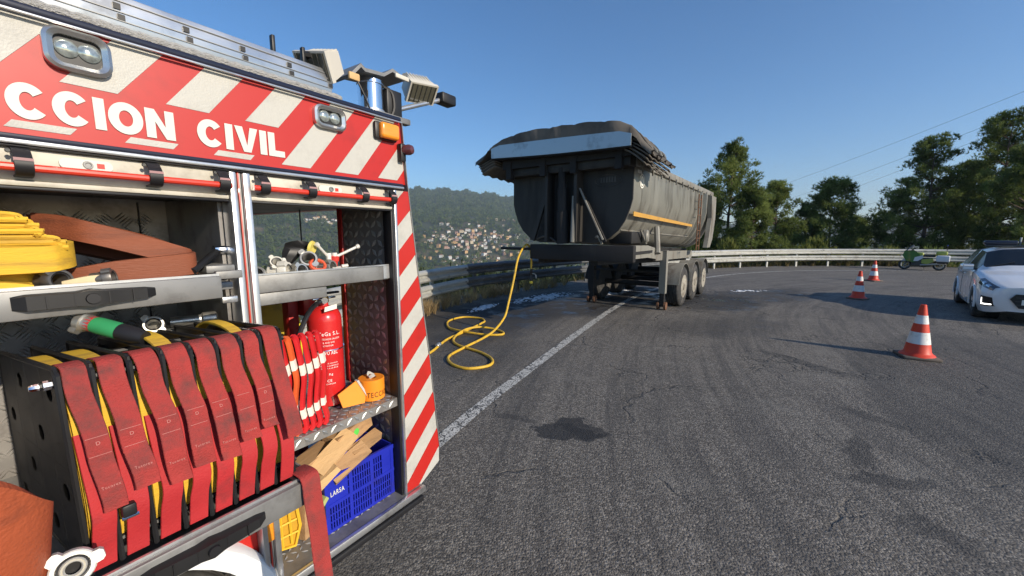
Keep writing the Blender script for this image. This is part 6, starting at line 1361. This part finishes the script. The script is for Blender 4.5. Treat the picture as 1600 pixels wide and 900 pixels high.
cp_ = thing('branch_cap', 'curved black branch with a yellow inside lying on the fittings in the tool tray', 'branch pipe', FT, (.96, .14, 1.77)); MB().loft([[Vector((.93 + .05 * t + .055 * math.cos(a) * s_, .14 + .03 * math.sin(a) * s_, 1.785 + .075 * math.sin(t * 1.4) + .02 * math.sin(a) * s_)) for a in [k * .7854 for k in range(8)]] for t, s_ in ((0, .35), (.4, .7), (.8, .85), (1.2, .8), (1.5, .55))]).build('shell', M_BLACKP, cp_); MB().lathe([(.03, 0), (.026, .01), (.0, .006)], (1.018, .115, 1.845), (.5, -.8, -.2), 14, cap=False).build('yellow_liner', mat('pale_yellow', (.62, .52, .12), .6), cp_)
ky = thing('hydrant_key', 'hydrant key with a red collar and two splayed silver handles in the tool tray', 'hydrant key', FT, (1.10, .14, 1.72))
MB().lathe([(.013, 0), (.013, .03), (.018, .032), (.018, .05), (.012, .052)], (1.118, .12, 1.755), (0, -.2, 1), 14).build('red_collar', mat('collar_red', (.6, .05, .04), .4), ky)
for a_, b_ in (((1.095, .12, 1.80), (1.035, .10, 1.857)), ((1.122, .12, 1.80), (1.212, .08, 1.846))):
    h_ = MB().tube([a_, b_], .0062, 8).build('handle', M_STWH, ky); MB().lathe([(.004, -.009), (.010, -.006), (.010, .006), (.004, .009)], b_, Vector(b_) - Vector(a_), 10).build('knob', M_STWH, h_); MB().lathe([(.012, -.018), (.012, .02)], a_, Z, 12).build('socket', M_STWH, h_)
rr2 = MB().tube([Vector((1.015 + .03 * math.cos(t), .07 + .012 * math.sin(t), 1.775 + .02 * math.sin(t))) for t in [k * .3927 for k in range(16)]], .008, 6, closed=True); solo('rubber_ring', rr2, mat('ring_red', (.55, .08, .03), .5), 'orange-red ring among the fittings in the tool tray', 'ring', FT, (1.015, .07, 1.755))
# hose reel in the pump bay
hr = thing('hose_reel', 'yellow steel hose reel in the open pump bay behind the locker', 'hose reel', FT, (1.10, .85, .60)); M_RL = mat('reel_yellow', (.50, .36, .03), .5, var=.2, vscale=6, dirt=(.2, .14, .03), dscale=5, damt=.4)
for y_ in (.72, 1.02): MB().lathe([(.02, -.004), (.20, -.004), (.21, 0), (.20, .004), (.02, .004)], (1.06, y_, 1.36), Y, 36).build('flange', M_RL, hr)
MB().lathe([(.12, 0), (.12, .29)], (1.06, .725, 1.36), Y, 24).build('drum', M_RUBBER, hr); MB().lathe([(.05, 0), (.05, .03)], (1.06, .69, 1.36), Y, 16).build('hub', M_STDK, hr)
MB().box(1.03, 1.09, .70, 1.05, .60, 1.30).build('stand', M_REDIN, hr); MB().rbox(1.22, 1.235, .66, .70, 1.18, 1.45, .003).build('guide', mat('guide_yellow', (.75, .6, .03), .4), hr); MB().tube([(.90, .60, 1.42), (1.0, .62, 1.42)], .012, 8).tube([(.95, .60, 1.37), (.95, .60, 1.46)], .012, 8).build('tap', MATS['guide_yellow'], hr)
dr = thing('reel_cover', 'round yellow cover hanging in the pump bay beside the red bracket', 'cover', FT, (1.28, .62, 1.6)); MB().lathe([(.005, 0), (.085, .004), (.09, .01), (.085, .016), (.005, .016)], (1.27, .66, 1.60), (.5, 1, .1), 26).build('disc', M_RL, dr); MB().tube([(1.27, .66, 1.60), (1.27, .66, 2.03)], .004, 5).build('hanger', M_BOLT, dr)
# ================================================================ haze in the air over the valley
hzm = bpy.data.materials.new('haze'); hzm.use_nodes = True; N, L = nodes_of(hzm); N.remove(N['Principled BSDF'])
pv = N.new('ShaderNodeVolumePrincipled'); pv.inputs['Color'].default_value = (.72, .82, .95, 1); pv.inputs['Density'].default_value = HAZE; pv.inputs['Anisotropy'].default_value = .2
L.new(pv.outputs[0], N['Material Output'].inputs['Volume'])
hb = MB().box(-3900, 3900, -120, 3900, -140, 420).build('haze', hzm, None, None); hb['kind'] = 'stuff'
